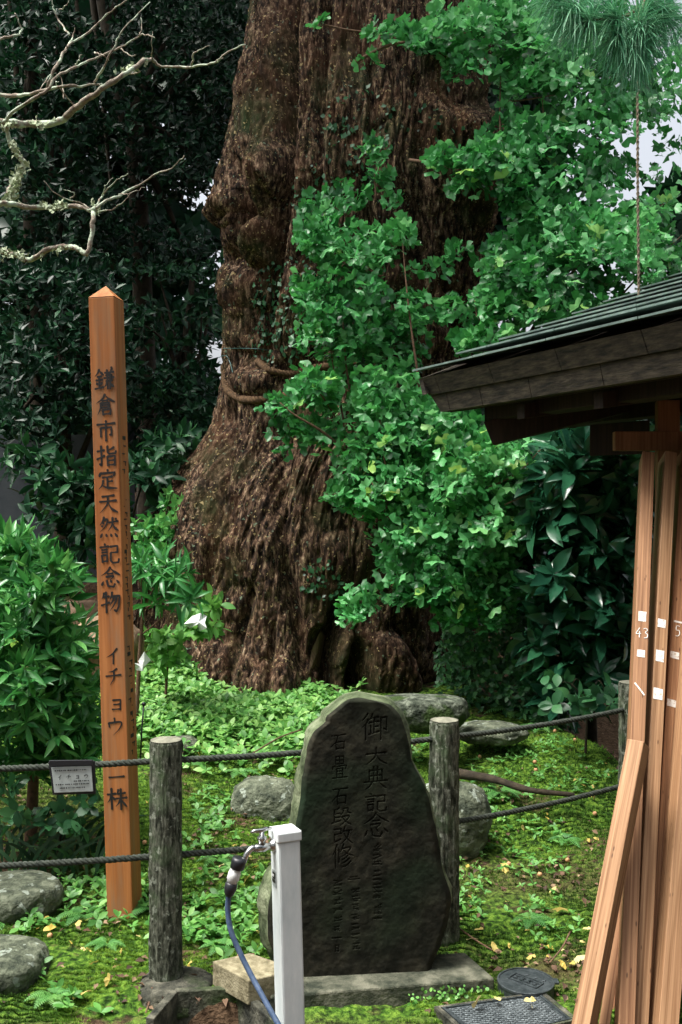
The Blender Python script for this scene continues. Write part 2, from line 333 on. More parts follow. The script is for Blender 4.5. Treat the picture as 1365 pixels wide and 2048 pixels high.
# ------------------------------------------------------------------ ground
def G(x, y, fine=True):
    x = np.asarray(x, float); y = np.asarray(y, float)
    h = np.interp(y, [2.2, 3.4, 4.0, 4.4, 4.7, 5.3, 6.2, 8, 11, 18, 30, 60], [-.01, 0, .03, .06, .16, .22, .30, .42, .9, 1.9, 3.0, 4.0])
    left = sstep(-.55, -1.5, x) * sstep(4.6, 7.5, y); h = h + left * .25
    edge = 1.12 + (5.9 - y) * .42                     # the mossy mound ends here on the right
    drop = sstep(0, .45, x - edge) * sstep(4.3, 5.0, y); h = h - .55 * drop
    h = h - .22*sstep(-.56, -.50, x)*sstep(-.17, -.21, x)*sstep(3.03, 3.0, y)
    if fine:
        p = np.stack([x, y, 0*x], -1)
        h = h + (fbm(p*1.7, 3, 3) - .5) * .11 * sstep(3.2, 4.2, y) + (fbm(p*7, 4, 9) - .5) * .05
    return h
def gp(px, py):
    """where the view ray through a photograph pixel meets the ground"""
    px = np.asarray(px, float); py = np.maximum(np.asarray(py, float), 1100)
    lo = np.full(px.shape, 2.0); d = lo.copy(); hit = np.zeros(px.shape, bool)
    for s in np.arange(2.2, 14, .03):
        z = CAMZ - (py - 1024) / F * s; g = G((px - 682.5) / F * s, s + 0*px, False)
        new = (~hit) & (z <= g); d = np.where(new, s, d); hit |= new
    x = (px - 682.5) / F * d
    return np.stack([x, d, G(x, d)], -1), hit
xs = np.concatenate([np.linspace(-60, -5, 12), np.linspace(-4.6, -2.5, 14), np.linspace(-2.45, 2.6, 300), np.linspace(2.7, 5, 14), np.linspace(6, 60, 12)])
ys = np.concatenate([np.linspace(-60, -2, 12), np.linspace(-1, 2.4, 10), np.linspace(2.45, 7.2, 330), np.linspace(7.25, 12, 60), np.linspace(12.5, 60, 24)])
X, Y = np.meshgrid(xs, ys); Z = G(X, Y)
Z = Z + (fbm(np.stack([X*28, Y*28, 0*X], -1), 2, 5) - .5) * .022
nx, ny = len(xs), len(ys)
idx = np.arange(nx*ny).reshape(ny, nx)
Fq = np.stack([idx[:-1, :-1], idx[:-1, 1:], idx[1:, 1:], idx[1:, :-1]], -1).reshape(-1, 4)
def soilmask(x, y):                                  # where bare litter shows instead of moss
    e = 1.12 + (5.9 - y) * .42
    a = sstep(.1, .4, x - e) * sstep(4.3, 4.9, y)
    b = np.exp(-(((x - .85)/.6)**2 + ((y - 4.0)/.2)**2)) * .7 + np.exp(-(((x - .75)/.35)**2 + ((y - 3.25)/.12)**2)) * .8
    c = sstep(-.95, -1.25, x) * sstep(5.2, 4.0, y) * sstep(3.6, 3.9, y) + sstep(3.0, 2.8, y)
    return np.clip(a + b + c + sstep(7, 8, y) + sstep(-.58, -.50, x)*sstep(-.13, -.17, x)*sstep(3.07, 3.04, y), 0, 1)
ground = add('ground', np.stack([X, Y, Z], -1).reshape(-1, 3), Fq, M['ground'], None, True, soilmask(X, Y).ravel(), 'structure', (0, 0, 0))

# ------------------------------------------------------------------ leaves
def shape_fan(var=0, pet=.55):
    r_ = random.Random(var + 5); V = [(0, 0, 0)]; a0, a1 = R(12 + 10*r_.random()), R(168 - 10*r_.random()); n = 8
    for k in range(n + 1):
        a = a0 + (a1 - a0) * k / n; rr = .62 + .06 * math.sin(k*2.1 + var) + .05*r_.random()
        if k == n // 2: rr -= .22 if var % 2 else .10
        if k in (0, n): rr -= .08
        if var < 2 and k in (2, n-2): rr -= .13
        V.append((math.cos(a)*rr*1.05, math.sin(a)*rr*.95 + .02, .09*math.sin(k*1.6 + var) - .10*abs(math.cos(a))))
    m = len(V); V += [(-.012, -pet, -.12*pet), (.012, -pet, -.12*pet)]
    return np.array(V), [(0, k+1, k+2) for k in range(n)][::1] and [(0, k+2, k+1)[::-1] for k in range(n)] + [(0, m, m+1)]
def shape_ell(wd=.2, droop=.15, fold=.05, pet=.12, seg=3):
    V = [(0, 0, 0)]; Fc = []
    ts = [(.0, .0)] + [(t, math.sin(math.pi*t**.85)**.8) for t in np.linspace(0, 1, seg+2)[1:-1]] + [(1, 0)]
    for t, ww in ts[1:-1]:
        z = -droop*t*t
        V += [(-wd*ww, pet+t*(1-pet), z+fold), (0, pet+t*(1-pet), z), (wd*ww, pet+t*(1-pet), z+fold)]
    V.append((0, 1, -droop)); last = len(V)-1
    Fc += [(0, 2, 1), (0, 3, 2)]
    for k in range(seg-1):
        a = 1+3*k; b = a+3; Fc += [(a, a+1, b+1), (a, b+1, b), (a+1, a+2, b+2), (a+1, b+2, b+1)]
    a = 1+3*(seg-1); Fc += [(a, a+1, last), (a+1, a+2, last)]
    return np.array(V, float), Fc
def shape_simple(wd=.22, droop=.1, fold=.05):
    return np.array([(0,0,0), (-wd,.45,fold), (0,.5,-droop*.3), (wd,.45,fold), (0,1,-droop)], float), [(0,2,1),(0,3,2),(1,2,4),(2,3,4)]
def unit(v): return v / (np.linalg.norm(v, axis=-1, keepdims=True) + 1e-9)
def frames(direc, up):
    """rows: X, Y (along the leaf), Z (leaf normal)"""
    y = unit(direc); x = unit(np.cross(y, up)); z = np.cross(x, y); return np.stack([x, y, z], 1)
def rosettes(pos, axis, k, spread, size, jit=.25, size_j=.3, r=rng, flatup=.0):
    """k leaves round every position; returns origins, frames, sizes"""
    n = len(pos); axis = unit(axis)
    ref = np.where(np.abs(axis[:, 2:3]) < .9, np.array([[0, 0, 1.]]), np.array([[1., 0, 0]]))
    a = unit(np.cross(axis, ref)); b = np.cross(axis, a)
    ph0 = r.random(n) * 6.28; O = []; FR = []; S = []
    for j in range(k):
        ph = ph0 + j * 6.283 / k + r.normal(0, .35, n)
        sp = spread + r.normal(0, jit, n)
        side = np.cos(ph)[:, None]*a + np.sin(ph)[:, None]*b
        d = np.cos(sp)[:, None]*axis + np.sin(sp)[:, None]*side
        nrm = np.sin(sp)[:, None]*axis - np.cos(sp)[:, None]*side + r.normal(0, jit, (n, 3)) + np.array([0, 0, flatup])
        O.append(pos); FR.append(frames(d, nrm)); S.append(size * (1 + r.uniform(-size_j, size_j, n)))
    return np.vstack(O), np.vstack(FR), np.concatenate(S)
def cloud(shape, O, FR, S, tint):
    V0, F0 = shape; n = len(O)
    V = O[:, None, :] + S[:, None, None] * np.einsum('vi,nij->nvj', V0, FR)
    tri = np.array(F0); F_ = (tri[None] + (np.arange(n) * len(V0))[:, None, None]).reshape(-1, 3)
    return V.reshape(-1, 3), F_, np.repeat(tint, len(V0))
def foliage(root, O, FR, S, shapes, mat, k=300, name='leaf', mass='foliage', tint=None, span=(0, 1)):
    """the k leaves that show largest become parts, the rest one mass"""
    n = len(O)
    if tint is None: tint = span[0] + (span[1]-span[0]) * rng.random(n)
    px = 682.5 + O[:, 0] / np.maximum(O[:, 1], .1) * F; py = 1024 - (O[:, 2] - CAMZ) / np.maximum(O[:, 1], .1) * F
    inside = (px > 0) & (px < 1365) & (py > 0) & (py < 2040) & (O[:, 1] > 1)
    score = np.where(inside, S / np.maximum(O[:, 1], .1)**3, -1)
    pick = np.argsort(-score)[:k] if k else np.array([], int); pick = pick[score[pick] > 0] if k else pick
    base = wloc(root)
    if k:
        meshes = []
        for s, (V0, F0) in enumerate(shapes):
            for tv in (.1, .35, .6, .85):
                meshes.append(rawmesh(name, V0, F0, mat, len(V0) > 10, np.full(len(V0), span[0] + (span[1]-span[0]) * tv)))
        for i in pick:
            o = bpy.data.objects.new(name, meshes[random.randrange(len(meshes))]); C.objects.link(o); o.parent = root
            m = Matrix.Identity(4)
            for c in range(3):
                for q in range(3): m[q][c] = float(FR[i, c, q] * S[i])
                m[c][3] = float(O[i, c] - base[c])
            o.matrix_local = m
    rest = np.ones(n, bool); rest[pick] = False; ri = np.where(rest)[0]
    if len(ri):
        VV = []; FF = []; TT = []; off = 0
        sel = rng.integers(0, len(shapes), len(ri))
        for s in range(len(shapes)):
            q = ri[sel == s]
            if not len(q): continue
            V, F_, T = cloud(shapes[s], O[q], FR[q], S[q], tint[q]); VV.append(V); FF.append(F_ + off); TT.append(T); off += len(V)
        add(mass, np.vstack(VV), np.vstack(FF), mat, root, False, np.concatenate(TT), 'stuff')
def blobs_to_points(blobs, dens=1.0, r=rng):
    """(px, py, rx, ry, depth, depth radius, count) in photograph measures -> world points and outward directions"""
    pts = []; outw = []
    for (bx, by, rx, ry, d, rd, n) in blobs:
        n = int(n * dens); v = unit(r.normal(0, 1, (n, 3))) * (r.random((n, 1)) ** .45)
        dd = d + v[:, 1] * rd
        p = np.stack([(bx + rx*v[:, 0] - 682.5)/F*dd, dd, CAMZ - (by + ry*v[:, 2] - 1024)/F*dd], -1)
        pts.append(p); outw.append(unit(v))
    return np.vstack(pts), np.vstack(outw)
FANS = [shape_fan(v) for v in range(4)]

# ------------------------------------------------------------------ the great ginkgo
TD = 7.6; mpp = TD / F
tab = np.array([(-1500,560,930),(-900,530,935),(-200,512,945),(0,505,960),(100,492,975),(200,470,992),(300,456,1003),(380,432,1006),(420,424,1006),(470,446,996),(550,455,985),
 (650,446,965),(750,440,955),(850,428,948),(900,398,945),(950,360,940),(1000,325,940),(1080,288,945),(1150,288,945),(1220,282,940),(1300,262,940),(1390,232,935),(1450,215,945),(1540,200,950)], float)
base_t = np.array([(( 628-682.5)*mpp), TD, .2])
th = np.concatenate([np.linspace(-R(108), R(108), 470), np.linspace(R(112), R(248), 36)])   # 0 faces the camera
zz = np.concatenate([np.linspace(-.45, 5.9, 880), np.linspace(6.0, 13, 40)])
TH, ZZ = np.meshgrid(th, zz)
PY = 1024 - (ZZ - CAMZ) / mpp * 1.0
xl = np.interp(PY, tab[:, 0], tab[:, 1]); xr = np.interp(PY, tab[:, 0], tab[:, 2])
cx = ((xl + xr)/2 - 682.5) * mpp; rad = (xr - xl)/2 * mpp
depth_sq = np.interp(ZZ, [0, 1.5, 6, 13], [.95, .9, .92, 1])
n1 = fbm(np.stack([np.sin(TH)*2.1, np.cos(TH)*2.1, ZZ*.55], -1), 3, 21) - .5
n2_ = fbm(np.stack([np.sin(TH)*5, np.cos(TH)*5, ZZ*1.6], -1), 3, 31) - .5
rr = rad * (1 + .16*n1*np.cos(TH)**2 + .10*n2_)
# fluting of the fused stems, stronger towards the foot
flute = np.cos(TH*9 + 1.3*np.sin(ZZ*1.1) + 2*n1) * np.interp(ZZ, [0, .7, 2, 6], [.05, .03, .018, .02]); rr += rad*flute
TX = cx + rr*np.sin(TH); TY = TD - rr*np.cos(TH)*depth_sq
FX = 682.5 + TX/TY*F; FY = 1024 - (ZZ - CAMZ)/TY*F
front = np.cos(TH) > -.1
def groove(pts, wdt, dep):
    p = np.array(pts, float); gx = np.interp(FY, p[:, 1], p[:, 0]); g = np.exp(-((FX-gx)/wdt)**2) * sstep(p[0,1]-30, p[0,1]+20, FY) * (1-sstep(p[-1,1]-20, p[-1,1]+30, FY)); return g*dep*front
def lump(x, y, rx, ry, dep):
    q = ((FX-x)/rx)**2 + ((FY-y)/ry)**2; return np.clip(1-q, 0, 1)**.8*dep*front
D_ = 0
D_ = D_ - groove([(568,-200),(562,0),(560,200),(552,330),(542,450),(525,560),(508,640),(500,720)], 21, .36)
D_ = D_ - groove([(470,330),(492,430),(480,520)], 12, .16)
D_ = D_ - groove([(690,1200),(668,1260),(655,1330),(662,1420)], 14, .30)
D_ = D_ - groove([(722,1300),(716,1340),(720,1420)], 16, .36)
D_ = D_ - groove([(955,380),(958,420),(965,500)], 7, .10) - groove([(1000,330),(1010,400),(1005,480)], 26, .22)
D_ = D_ - groove([(905,110),(935,170),(980,210)], 70, .18)
D_ = D_ - groove([(560,730),(620,760),(680,790)], 75, .06)
D_ = D_ - groove([(820,590),(850,700),(870,830)], 14, .09) - groove([(905,560),(930,660),(935,720)], 14, .12)
D_ = D_ - groove([(740,120),(750,250),(738,400),(745,520)], 12, .09) - groove([(650,20),(640,200),(632,380),(618,520)], 10, .09) - groove([(840,150),(850,330),(842,470),(850,560)], 12, .09)
D_ = D_ - groove([(455,820),(440,960),(420,1080),(400,1180),(385,1280)], 14, .09) - groove([(560,860),(565,1000),(575,1150),(600,1300),(610,1400)], 18, .11)
D_ = D_ - groove([(500,1180),(470,1300),(452,1400)], 10, .10) - groove([(545,1250),(535,1400),(530,1420)], 9, .10) - groove([(800,1240),(840,1320),(870,1400)], 12, .10)
for l in [(452,418,34,42,.14),(492,478,40,55,.16),(470,575,34,60,.10),(480,660,36,45,.08),(520,330,40,60,.06),(690,1310,30,50,.06),(780,1340,80,80,.10),(500,760,50,30,.05),(600,640,60,80,.05),
          (690,900,120,120,.08),(520,1050,90,150,.06),(870,360,60,70,.06),(700,180,70,90,.05),(975,420,22,90,.12),(430,1350,60,70,.08),(560,1370,60,60,.08)]: D_ = D_ + lump(*l)
# the hollow with bare heartwood
D_ = D_ - np.clip(1-(((FX-640)/26)**2 + ((FY-1300)/52)**2), 0, 1)**.5*.16*front
arc = TH*rr
pb = np.stack([arc*20, ZZ*np.interp(ZZ, [.5, 2.5], [5.0, 2.6]), 0*ZZ], -1); wq = fbm(pb*.5, 2, 41); pb[..., 0] += 2.4*(wq-.5)*2
r1 = 1-np.abs(2*fbm(pb, 2, 51)-1); r2 = 1-np.abs(2*fbm(pb*np.array([2.3, 2.7, 1]), 2, 61)-1)
chunk = fbm(np.stack([arc*52, ZZ*12+3*np.sin(arc*7), 0*ZZ], -1), 2, 71)
D_ = D_ + (r1**4)*-np.interp(ZZ, [.8, 2.6], [.026, .045]) + (.5-r2)*np.interp(ZZ, [.8, 2.6], [.016, .024]) + (chunk-.5)*.040
TX = TX + D_*np.sin(TH); TY = TY - D_*np.cos(TH)
nt_, nz = len(th), len(zz)
idx = np.arange(nt_*nz).reshape(nz, nt_)
nxt = np.roll(idx, -1, 1)
Fq = np.stack([idx[:-1], nxt[:-1], nxt[1:], idx[1:]], -1).reshape(-1, 4)
TV = np.stack([TX, TY, ZZ], -1)
ginkgo = thing('ginkgo_tree', base_t, 'huge old ginkgo with rugged brown fluted trunk and bright fan-leaf sprouts', 'tree')
trunk = add('trunk', TV.reshape(-1, 3), Fq, M['bark'], ginkgo, True)
# front of the trunk as a table over the photograph
fm = (np.cos(TH) > .05) & (ZZ < 6)
tfx = (682.5 + TX/TY*F)[fm]; tfy = (1024-(ZZ-CAMZ)/TY*F)[fm]; tfv = TV[fm]
tfn = np.stack([np.sin(TH), -np.cos(TH), 0*TH], -1)[fm]
def on_trunk(px, py, out=0.0):
    q = np.argmin((tfx-px)**2 + (tfy-py)**2); return tfv[q] + tfn[q]*out
# bare wood in the hollow
mb = MB()
hw = [on_trunk(616,1345,.05), on_trunk(640,1342,-.02), on_trunk(652,1275,-.02), on_trunk(640,1262,.02), on_trunk(622,1300,.05)]
hw = np.array(hw); mid = hw.mean(0)+np.array([0,-.03,0])
back = hw+np.array([.0,.2,0])
mb.put(np.vstack([hw, mid[None], back]), [(k, (k+1)%5, 5) for k in range(5)] + [(k, 6+k, 6+(k+1)%5, (k+1)%5) for k in range(5)])
mb.done('bare_wood', M['exposed'], ginkgo)

GB = [ # px, py, rx, ry, depth, depth radius, rosettes
 (650,440,40,50,6.15,.15,20),(690,400,30,35,6.2,.1,11),(760,300,30,24,6.3,.1,9),(757,355,25,45,6.3,.1,9),(795,410,10,16,6.3,.08,3),
 (700,500,85,65,6.1,.25,55),(632,480,35,38,6.0,.15,16),(795,480,32,35,6.1,.15,14),(690,600,100,80,6.1,.3,80),(640,650,50,80,6.0,.2,34),(735,690,105,90,6.1,.3,85),(812,640,35,110,6.1,.2,30),
 (625,785,40,42,5.9,.15,20),(570,812,34,14,5.85,.08,8),(600,860,45,18,5.9,.1,10),(565,906,10,8,5.9,.04,2),(745,800,115,75,6.0,.3,80),(850,860,130,80,5.95,.35,100),(790,950,130,95,5.9,.35,110),(935,950,110,110,5.85,.4,125),(1010,930,70,80,5.9,.4,60),
 (870,1070,140,80,5.9,.35,110),(965,1050,100,110,5.85,.4,105),(900,1160,120,55,5.85,.3,70),(1000,1150,60,90,5.9,.3,52),(960,1215,75,45,5.8,.25,36),(720,1000,60,40,5.95,.15,18),(680,990,28,16,5.9,.06,5),
 (722,1212,38,42,6.0,.12,16),(810,1110,60,45,5.95,.2,26),(830,1185,55,35,5.9,.2,18),(900,1225,40,25,5.8,.12,10),(645,870,45,40,6.0,.2,14),
 (650,50,10,8,6.3,.04,2),(800,70,60,20,6.1,.15,16),(870,85,70,30,6.1,.2,24),(925,130,50,32,6.1,.2,16),(935,45,70,45,6.2,.25,34),(1040,60,100,80,6.3,.4,80),(1130,110,110,110,6.4,.5,105),(1060,160,70,50,6.3,.3,36),(735,128,14,8,6.1,.05,2),
 (1235,90,90,110,6.5,.5,80),(1180,240,120,90,6.4,.5,95),(1265,190,70,90,6.6,.5,44),(1035,250,40,36,6.2,.2,18),(1335,130,30,60,6.8,.4,12),(1325,215,45,60,6.8,.4,18),(1345,300,30,30,6.8,.3,5),(1330,20,20,20,6.8,.2,2),
 (885,322,35,16,5.9,.1,9),(950,325,50,26,5.9,.15,24),(1005,310,50,45,6.0,.2,36),(1045,370,50,50,6.0,.2,34),(1090,300,50,50,6.1,.25,34),(940,372,30,10,5.9,.08,6),(1060,420,30,26,6.0,.12,12),
 (1150,370,100,80,6.2,.4,85),(1130,470,120,80,6.1,.45,100),(1030,530,70,60,6.0,.3,54),(1005,610,50,50,6.0,.25,34),(1100,590,140,85,6.0,.45,115),(1235,500,120,100,6.1,.5,110),(1290,420,60,30,6.3,.4,18),(1320,350,50,22,6.6,.4,4),(1330,530,50,90,6.4,.4,34),
 (1190,640,120,60,5.9,.4,60),(990,680,50,25,5.9,.2,16),(900,630,45,26,6.1,.15,10),(935,690,26,26,6.0,.1,8),(850,540,50,20,6.2,.1,5),(915,500,14,14,6.2,.05,3),(1215,330,50,50,6.5,.4,22),
]
GB = [(*g[:6], g[6]*(.74 if g[0] > 1110 and g[1] < 460 else .8 if g[0] < 860 and g[1] < 760 else 1)) for g in GB]
gpos, gout = blobs_to_points(GB, 1.42)
ax = gout*.55 + np.array([-.05, -.45, .35]) + rng.normal(0, .35, gout.shape)
O, FR, S = rosettes(gpos, ax, 5, 1.05, .069, .3, .42)
O2 = O + FR[:, 1]*S[:, None]*.5
zt = np.clip(.38 + .17*rng.normal(0, 1, len(O)) + .34*(fbm(O*2.2, 2, 5)-.5)*2, 0, .92); zt[rng.random(len(O)) < .006] = 1.1
foliage(ginkgo, O2, FR, S, FANS, M['ginkgo'], 300, tint=zt)
# shoots carrying the leaves
def shoot(pts, r0, r1, parent, mat, name='shoot', n=6):
    c = curve_pts(pts, 5); MB().tube(c, np.linspace(r0, r1, len(c)), n).done(name, mat, parent, True)
for s in [[(700,1115,6.0),(698,1000,6.0),(690,860,5.95),(665,720,5.95),(650,590,6.0)], [(712,1010,6.05),(705,850,6.0),(690,700,5.95),(684,600,6.0)], [(836,850,5.95),(838,770,5.9),(826,680,5.9),(815,590,5.95),(805,480,6.1)],
          [(952,690,5.9),(954,640,5.95),(950,600,6.0)], [(700,960,5.9),(675,985,5.85),(665,990,5.8)], [(690,900,5.9),(640,860,5.8),(590,830,5.75),(560,805,5.75)], [(680,850,5.9),(650,800,5.8),(625,770,5.8)],
          [(752,400,6.3),(750,350,6.3),(745,290,6.3)], [(1100,420,6.1),(1095,330,6.1),(1085,200,6.2)], [(1003,300,6.1),(1000,230,6.15),(1002,150,6.2)], [(1003,205,6.15),(1050,200,6.2),(1110,190,6.2)],
          [(870,890,5.9),(860,1000,5.85),(850,1100,5.9)], [(940,990,5.7),(1030,950,5.6),(1090,890,5.6)], [(920,1060,5.7),(1010,1010,5.6),(1080,980,5.6)], [(700,130,6.15),(780,90,6.0),(860,80,6.0),(960,60,6.2)], [(820,320,6.1),(870,325,5.9),(950,330,5.9),(1060,330,6.0)],
          [(650,50,6.3),(700,60,6.3),(790,70,6.2)], [(1040,700,5.9),(1130,560,6.0),(1250,460,6.1),(1340,400,6.4)], [(1200,640,5.9),(1290,540,6.1),(1365,470,6.3)], [(760,840,5.8),(772,960,5.8),(764,1100,5.9)]]:
    shoot([P(*q) for q in s], .011 if len(s) > 3 else .007, .003, ginkgo, M['twig'])
# crown high above the frame: limbs and leafy masses that shade the court
for k, (ex, ey, ez) in enumerate([(-3.2, 5.5, 11), (3.4, 5.8, 10.5), (-1.5, 3.0, 11.5), (1.8, 2.6, 11), (0, 10.5, 12), (-3.5, 9, 12.5), (3.6, 9.5, 12)]):
    a = np.array([-.2 + .15*np.sign(ex), TD, 7.5 + .5*(k % 3)]); e = np.array([ex, ey, ez])
    MB().tube(curve_pts([a, (a+e)/2 + np.array([0, 0, -.5]), e], 6), np.linspace(.30, .08, 13), 8).done('limb', M['bark'], ginkgo, True)
cp = np.vstack([unit(rng.normal(0, 1, (500, 3)))*np.array(s)*rng.random((500, 1))**.4 + np.array(c) for c, s in
                [((-3.0, 6, 11.5), (2.6, 2.4, 1.3)), ((3.2, 6, 11), (2.4, 2.2, 1.2)), ((0, 10.5, 12.5), (3.5, 2.5, 1.5)), ((-2.5, 9.5, 12.5), (2.8, 1.8, 1.1))]])
O, FR, S = rosettes(cp, rng.normal(0, 1, cp.shape) + np.array([0, 0, .6]), 5, 1.1, .22, .3, .3)
V_, F__, T_ = cloud(shape_simple(.4), O, FR, S, rng.random(len(O))*.6)
add('crown', V_, F__, M['ginkgo'], ginkgo, False, T_, 'stuff')

# creeping fig and ivy
def trunk_leaves(regions, size, mat, root, name):
    pos = []; nr = []
    for (x, y, rx, ry, n) in regions:
        for _ in range(n):
            a = random.random()*6.28; q = random.random()**.5; k = np.argmin((tfx-(x+rx*q*math.cos(a)))**2 + (tfy-(y+ry*q*math.sin(a)))**2)
            pos.append(tfv[k] + tfn[k]*.012); nr.append(tfn[k])
    pos = np.array(pos); nr = np.array(nr); nrm = nr + np.array([0, 0, .5]) + rng.normal(0, .35, nr.shape)
    d = rng.normal(0, 1, nr.shape); d -= nr*(d*nr).sum(1)[:, None]
    S_ = size*(1+rng.uniform(-.4, .5, len(pos)))
    V, F_, T = cloud(shape_simple(.36, .1, .03), pos, frames(d, nrm), S_, .15+.6*rng.random(len(pos)))
    return add(name, V, F_, mat, root, False, T, 'stuff')
creeper = thing('creeping_vine', on_trunk(540, 700), 'small-leaved creeper clinging to the ginkgo bark in thin patches', 'vine')
trunk_leaves([(550,600,50,75,260),(560,680,60,40,140),(690,330,70,90,110),(720,230,80,60,50),(620,390,40,60,60),(530,720,30,20,30),(645,1160,40,40,60),(870,240,60,60,30),(600,560,30,60,80)], .034, M['ivy'], creeper, 'leaf_mass')
shrubv = thing('ivy_mound', gp(np.array([1000.]), np.array([1440.]))[0][0], 'low mound of small-leaved ivy at the right foot of the ginkgo', 'ivy')
ip, io = blobs_to_points([(960,1330,90,110,6.2,.35,620),(1060,1370,80,90,6.1,.35,520),(1040,1240,60,90,6.2,.3,300),(1100,1440,60,50,5.9,.25,260),(920,1250,40,60,6.3,.2,140),(1080,1200,40,60,6.2,.3,150)])
O, FR, S = rosettes(ip, io + np.array([0, -.5, .5]), 4, 1.0, .036, .35, .4)
foliage(shrubv, O, FR, S, [shape_simple(.34, .1, .04)], M['ivy'], 0, span=(.1, .9))

# old straw rope round the trunk, and the thin wires
def twisted(path, r, turns_per_m, mat, strands=3, parent=None, name='rope', nseg_per_m=90):
    p = np.asarray(path, float); seg = np.linalg.norm(np.diff(p, axis=0), axis=1); s = np.concatenate([[0], np.cumsum(seg)]); Lg = s[-1]
    n = max(12, int(Lg*nseg_per_m)); t = np.linspace(0, Lg, n); q = np.stack([np.interp(t, s, p[:, k]) for k in range(3)], 1)
    T = unit(np.gradient(q, axis=0)); a = unit(np.cross(T, np.array([0.1, 0.2, 1.]))); b = np.cross(T, a); mb = MB()
    for k in range(strands):
        ph = 2*math.pi*(t*turns_per_m + k/strands)
        mb.tube(q + r*.55*(np.cos(ph)[:, None]*a + np.sin(ph)[:, None]*b), r*.52, 5)
    return mb.done(name, mat, parent, True)
def tr_path(pp, out): return curve_pts([on_trunk(x, y, out) for x, y in pp], 6)
o = twisted(tr_path([(452,735),(456,775),(478,795),(510,800),(560,797),(610,782),(660,778),(720,790)], .012), .028, 12, M['straw']); meta(o, 'lower old straw rope sagging round the ginkgo trunk', 'rope')
o = twisted(tr_path([(517,722),(540,740),(580,748),(620,738),(670,730),(740,728)], .012), .024, 12, M['straw']); meta(o, 'upper old straw rope tied round the ginkgo trunk', 'rope')
o = MB().tube(tr_path([(455,697),(520,698),(580,706),(660,714),(760,722),(850,738)], .03), .0028, 4).done('wire', M['wire']); meta(o, 'thin green wire across the trunk above the ropes', 'wire')
o = MB().tube(tr_path([(442,715),(460,712),(468,725),(473,745)], .03), .0028, 4).done('wire', M['wire']); meta(o, 'short end of green wire curling on the trunk edge', 'wire')

# ------------------------------------------------------------------ trees and shrubs behind
def tree(name, label, trunk_pts, r0, blobs, shapes, mat, k, size, per, spread=1.0, up=(0, -.2, .5), span=(0, 1), barkm='branchdark', group=None, limbs=8):
    tp = [P(*q) for q in trunk_pts]; tp[0][2] = float(G(tp[0][0], tp[0][1])) - .1
    t = thing(name, tp[0], label, 'shrub' if 'shrub' in name or 'bush' in name else 'tree', group)
    c = curve_pts(tp, 6); MB().tube(c, np.linspace(r0, r0*.4, len(c)), 8).done('trunk' if r0 > .04 else 'stem', M[barkm], t, True)
    for q in range(limbs):
        b = blobs[q % len(blobs)]; a = c[random.randrange(len(c)//3, len(c))]
        e = P(b[0]+random.uniform(-.5, .5)*b[2], b[1]+random.uniform(-.5, .5)*b[3], b[4]); m_ = (a+e)/2+np.array([0, 0, .15*random.random()])
        MB().tube(curve_pts([a, m_, e], 5), np.linspace(r0*.4, r0*.1, 11), 5).done('branch', M[barkm], t, True)
    pos, out = blobs_to_points(blobs)
    O, FR, S = rosettes(pos, out*.6 + np.array(up) + rng.normal(0, .4, out.shape), per, spread, size, .42, .45)
    foliage(t, O, FR, S, shapes, M[mat], k, span=span)
    return t
DK = [shape_simple(.19, .12, .04), shape_simple(.23, .18, .05)]
BGT = [
 ('evergreen_tree', 'dark evergreen tree at far left behind the bare lichen branches', [(60,1150,9.6),(80,800,9.6),(60,300,9.7),(90,-400,9.8)], .12,
   [(60,60,130,160,9.3,1.0,330),(40,320,130,150,9.2,1.0,300),(190,180,110,150,9.6,1.0,260),(30,560,130,120,9.2,.9,230),(80,-300,260,260,9.6,1.8,500),(160,420,90,120,9.6,.9,170),(-250,200,200,500,9.4,1.5,400)]),
 ('evergreen_tree', 'dark evergreen tree with a crooked limb between the post and the ginkgo', [(300,1140,10.6),(290,700,10.5),(270,300,10.4),(240,190,10.3),(150,-300,10.5)], .13,
   [(330,60,140,150,10.6,1.2,420),(450,150,70,190,10.8,1.0,260),(320,300,130,120,10.5,1.1,330),(410,330,70,110,10.6,1.0,150),(330,-320,300,270,10.8,2.0,500),(230,480,90,80,10.4,1.0,180),(350,510,90,60,10.5,1.0,140)]),
 ('evergreen_tree', 'dark evergreen tree standing low behind the orange post', [(120,1160,8.6),(130,900,8.6),(110,700,8.7)], .09,
   [(70,720,120,90,8.4,.8,210),(180,640,90,90,8.5,.8,150),(60,850,110,70,8.3,.7,130),(150,560,100,70,8.7,.8,110),(240,740,50,90,8.6,.7,90),(170,800,90,70,8.5,.6,100)]),
 ('evergreen_tree', 'dark leafy tree close against the left side of the ginkgo trunk', [(400,1120,9.4),(390,900,9.4),(370,740,9.5),(385,560,9.6)], .07,
   [(330,800,90,80,9.2,.6,170),(400,880,60,70,9.2,.6,120),(300,900,80,60,9.0,.6,110),(390,760,50,60,9.4,.5,60),(330,545,110,26,9.6,.8,60),(430,560,40,50,9.8,.6,30),(385,690,70,20,9.4,.5,30),(410,620,60,60,9.6,.6,34),(330,640,60,50,9.6,.6,26),(290,640,30,60,9.2,.5,26)]),
]
for nme, lab, tp, r0, bl in BGT: tree(nme, lab, tp, r0, bl, DK, 'dark', 300, .088, 7, 1.0, limbs=10)
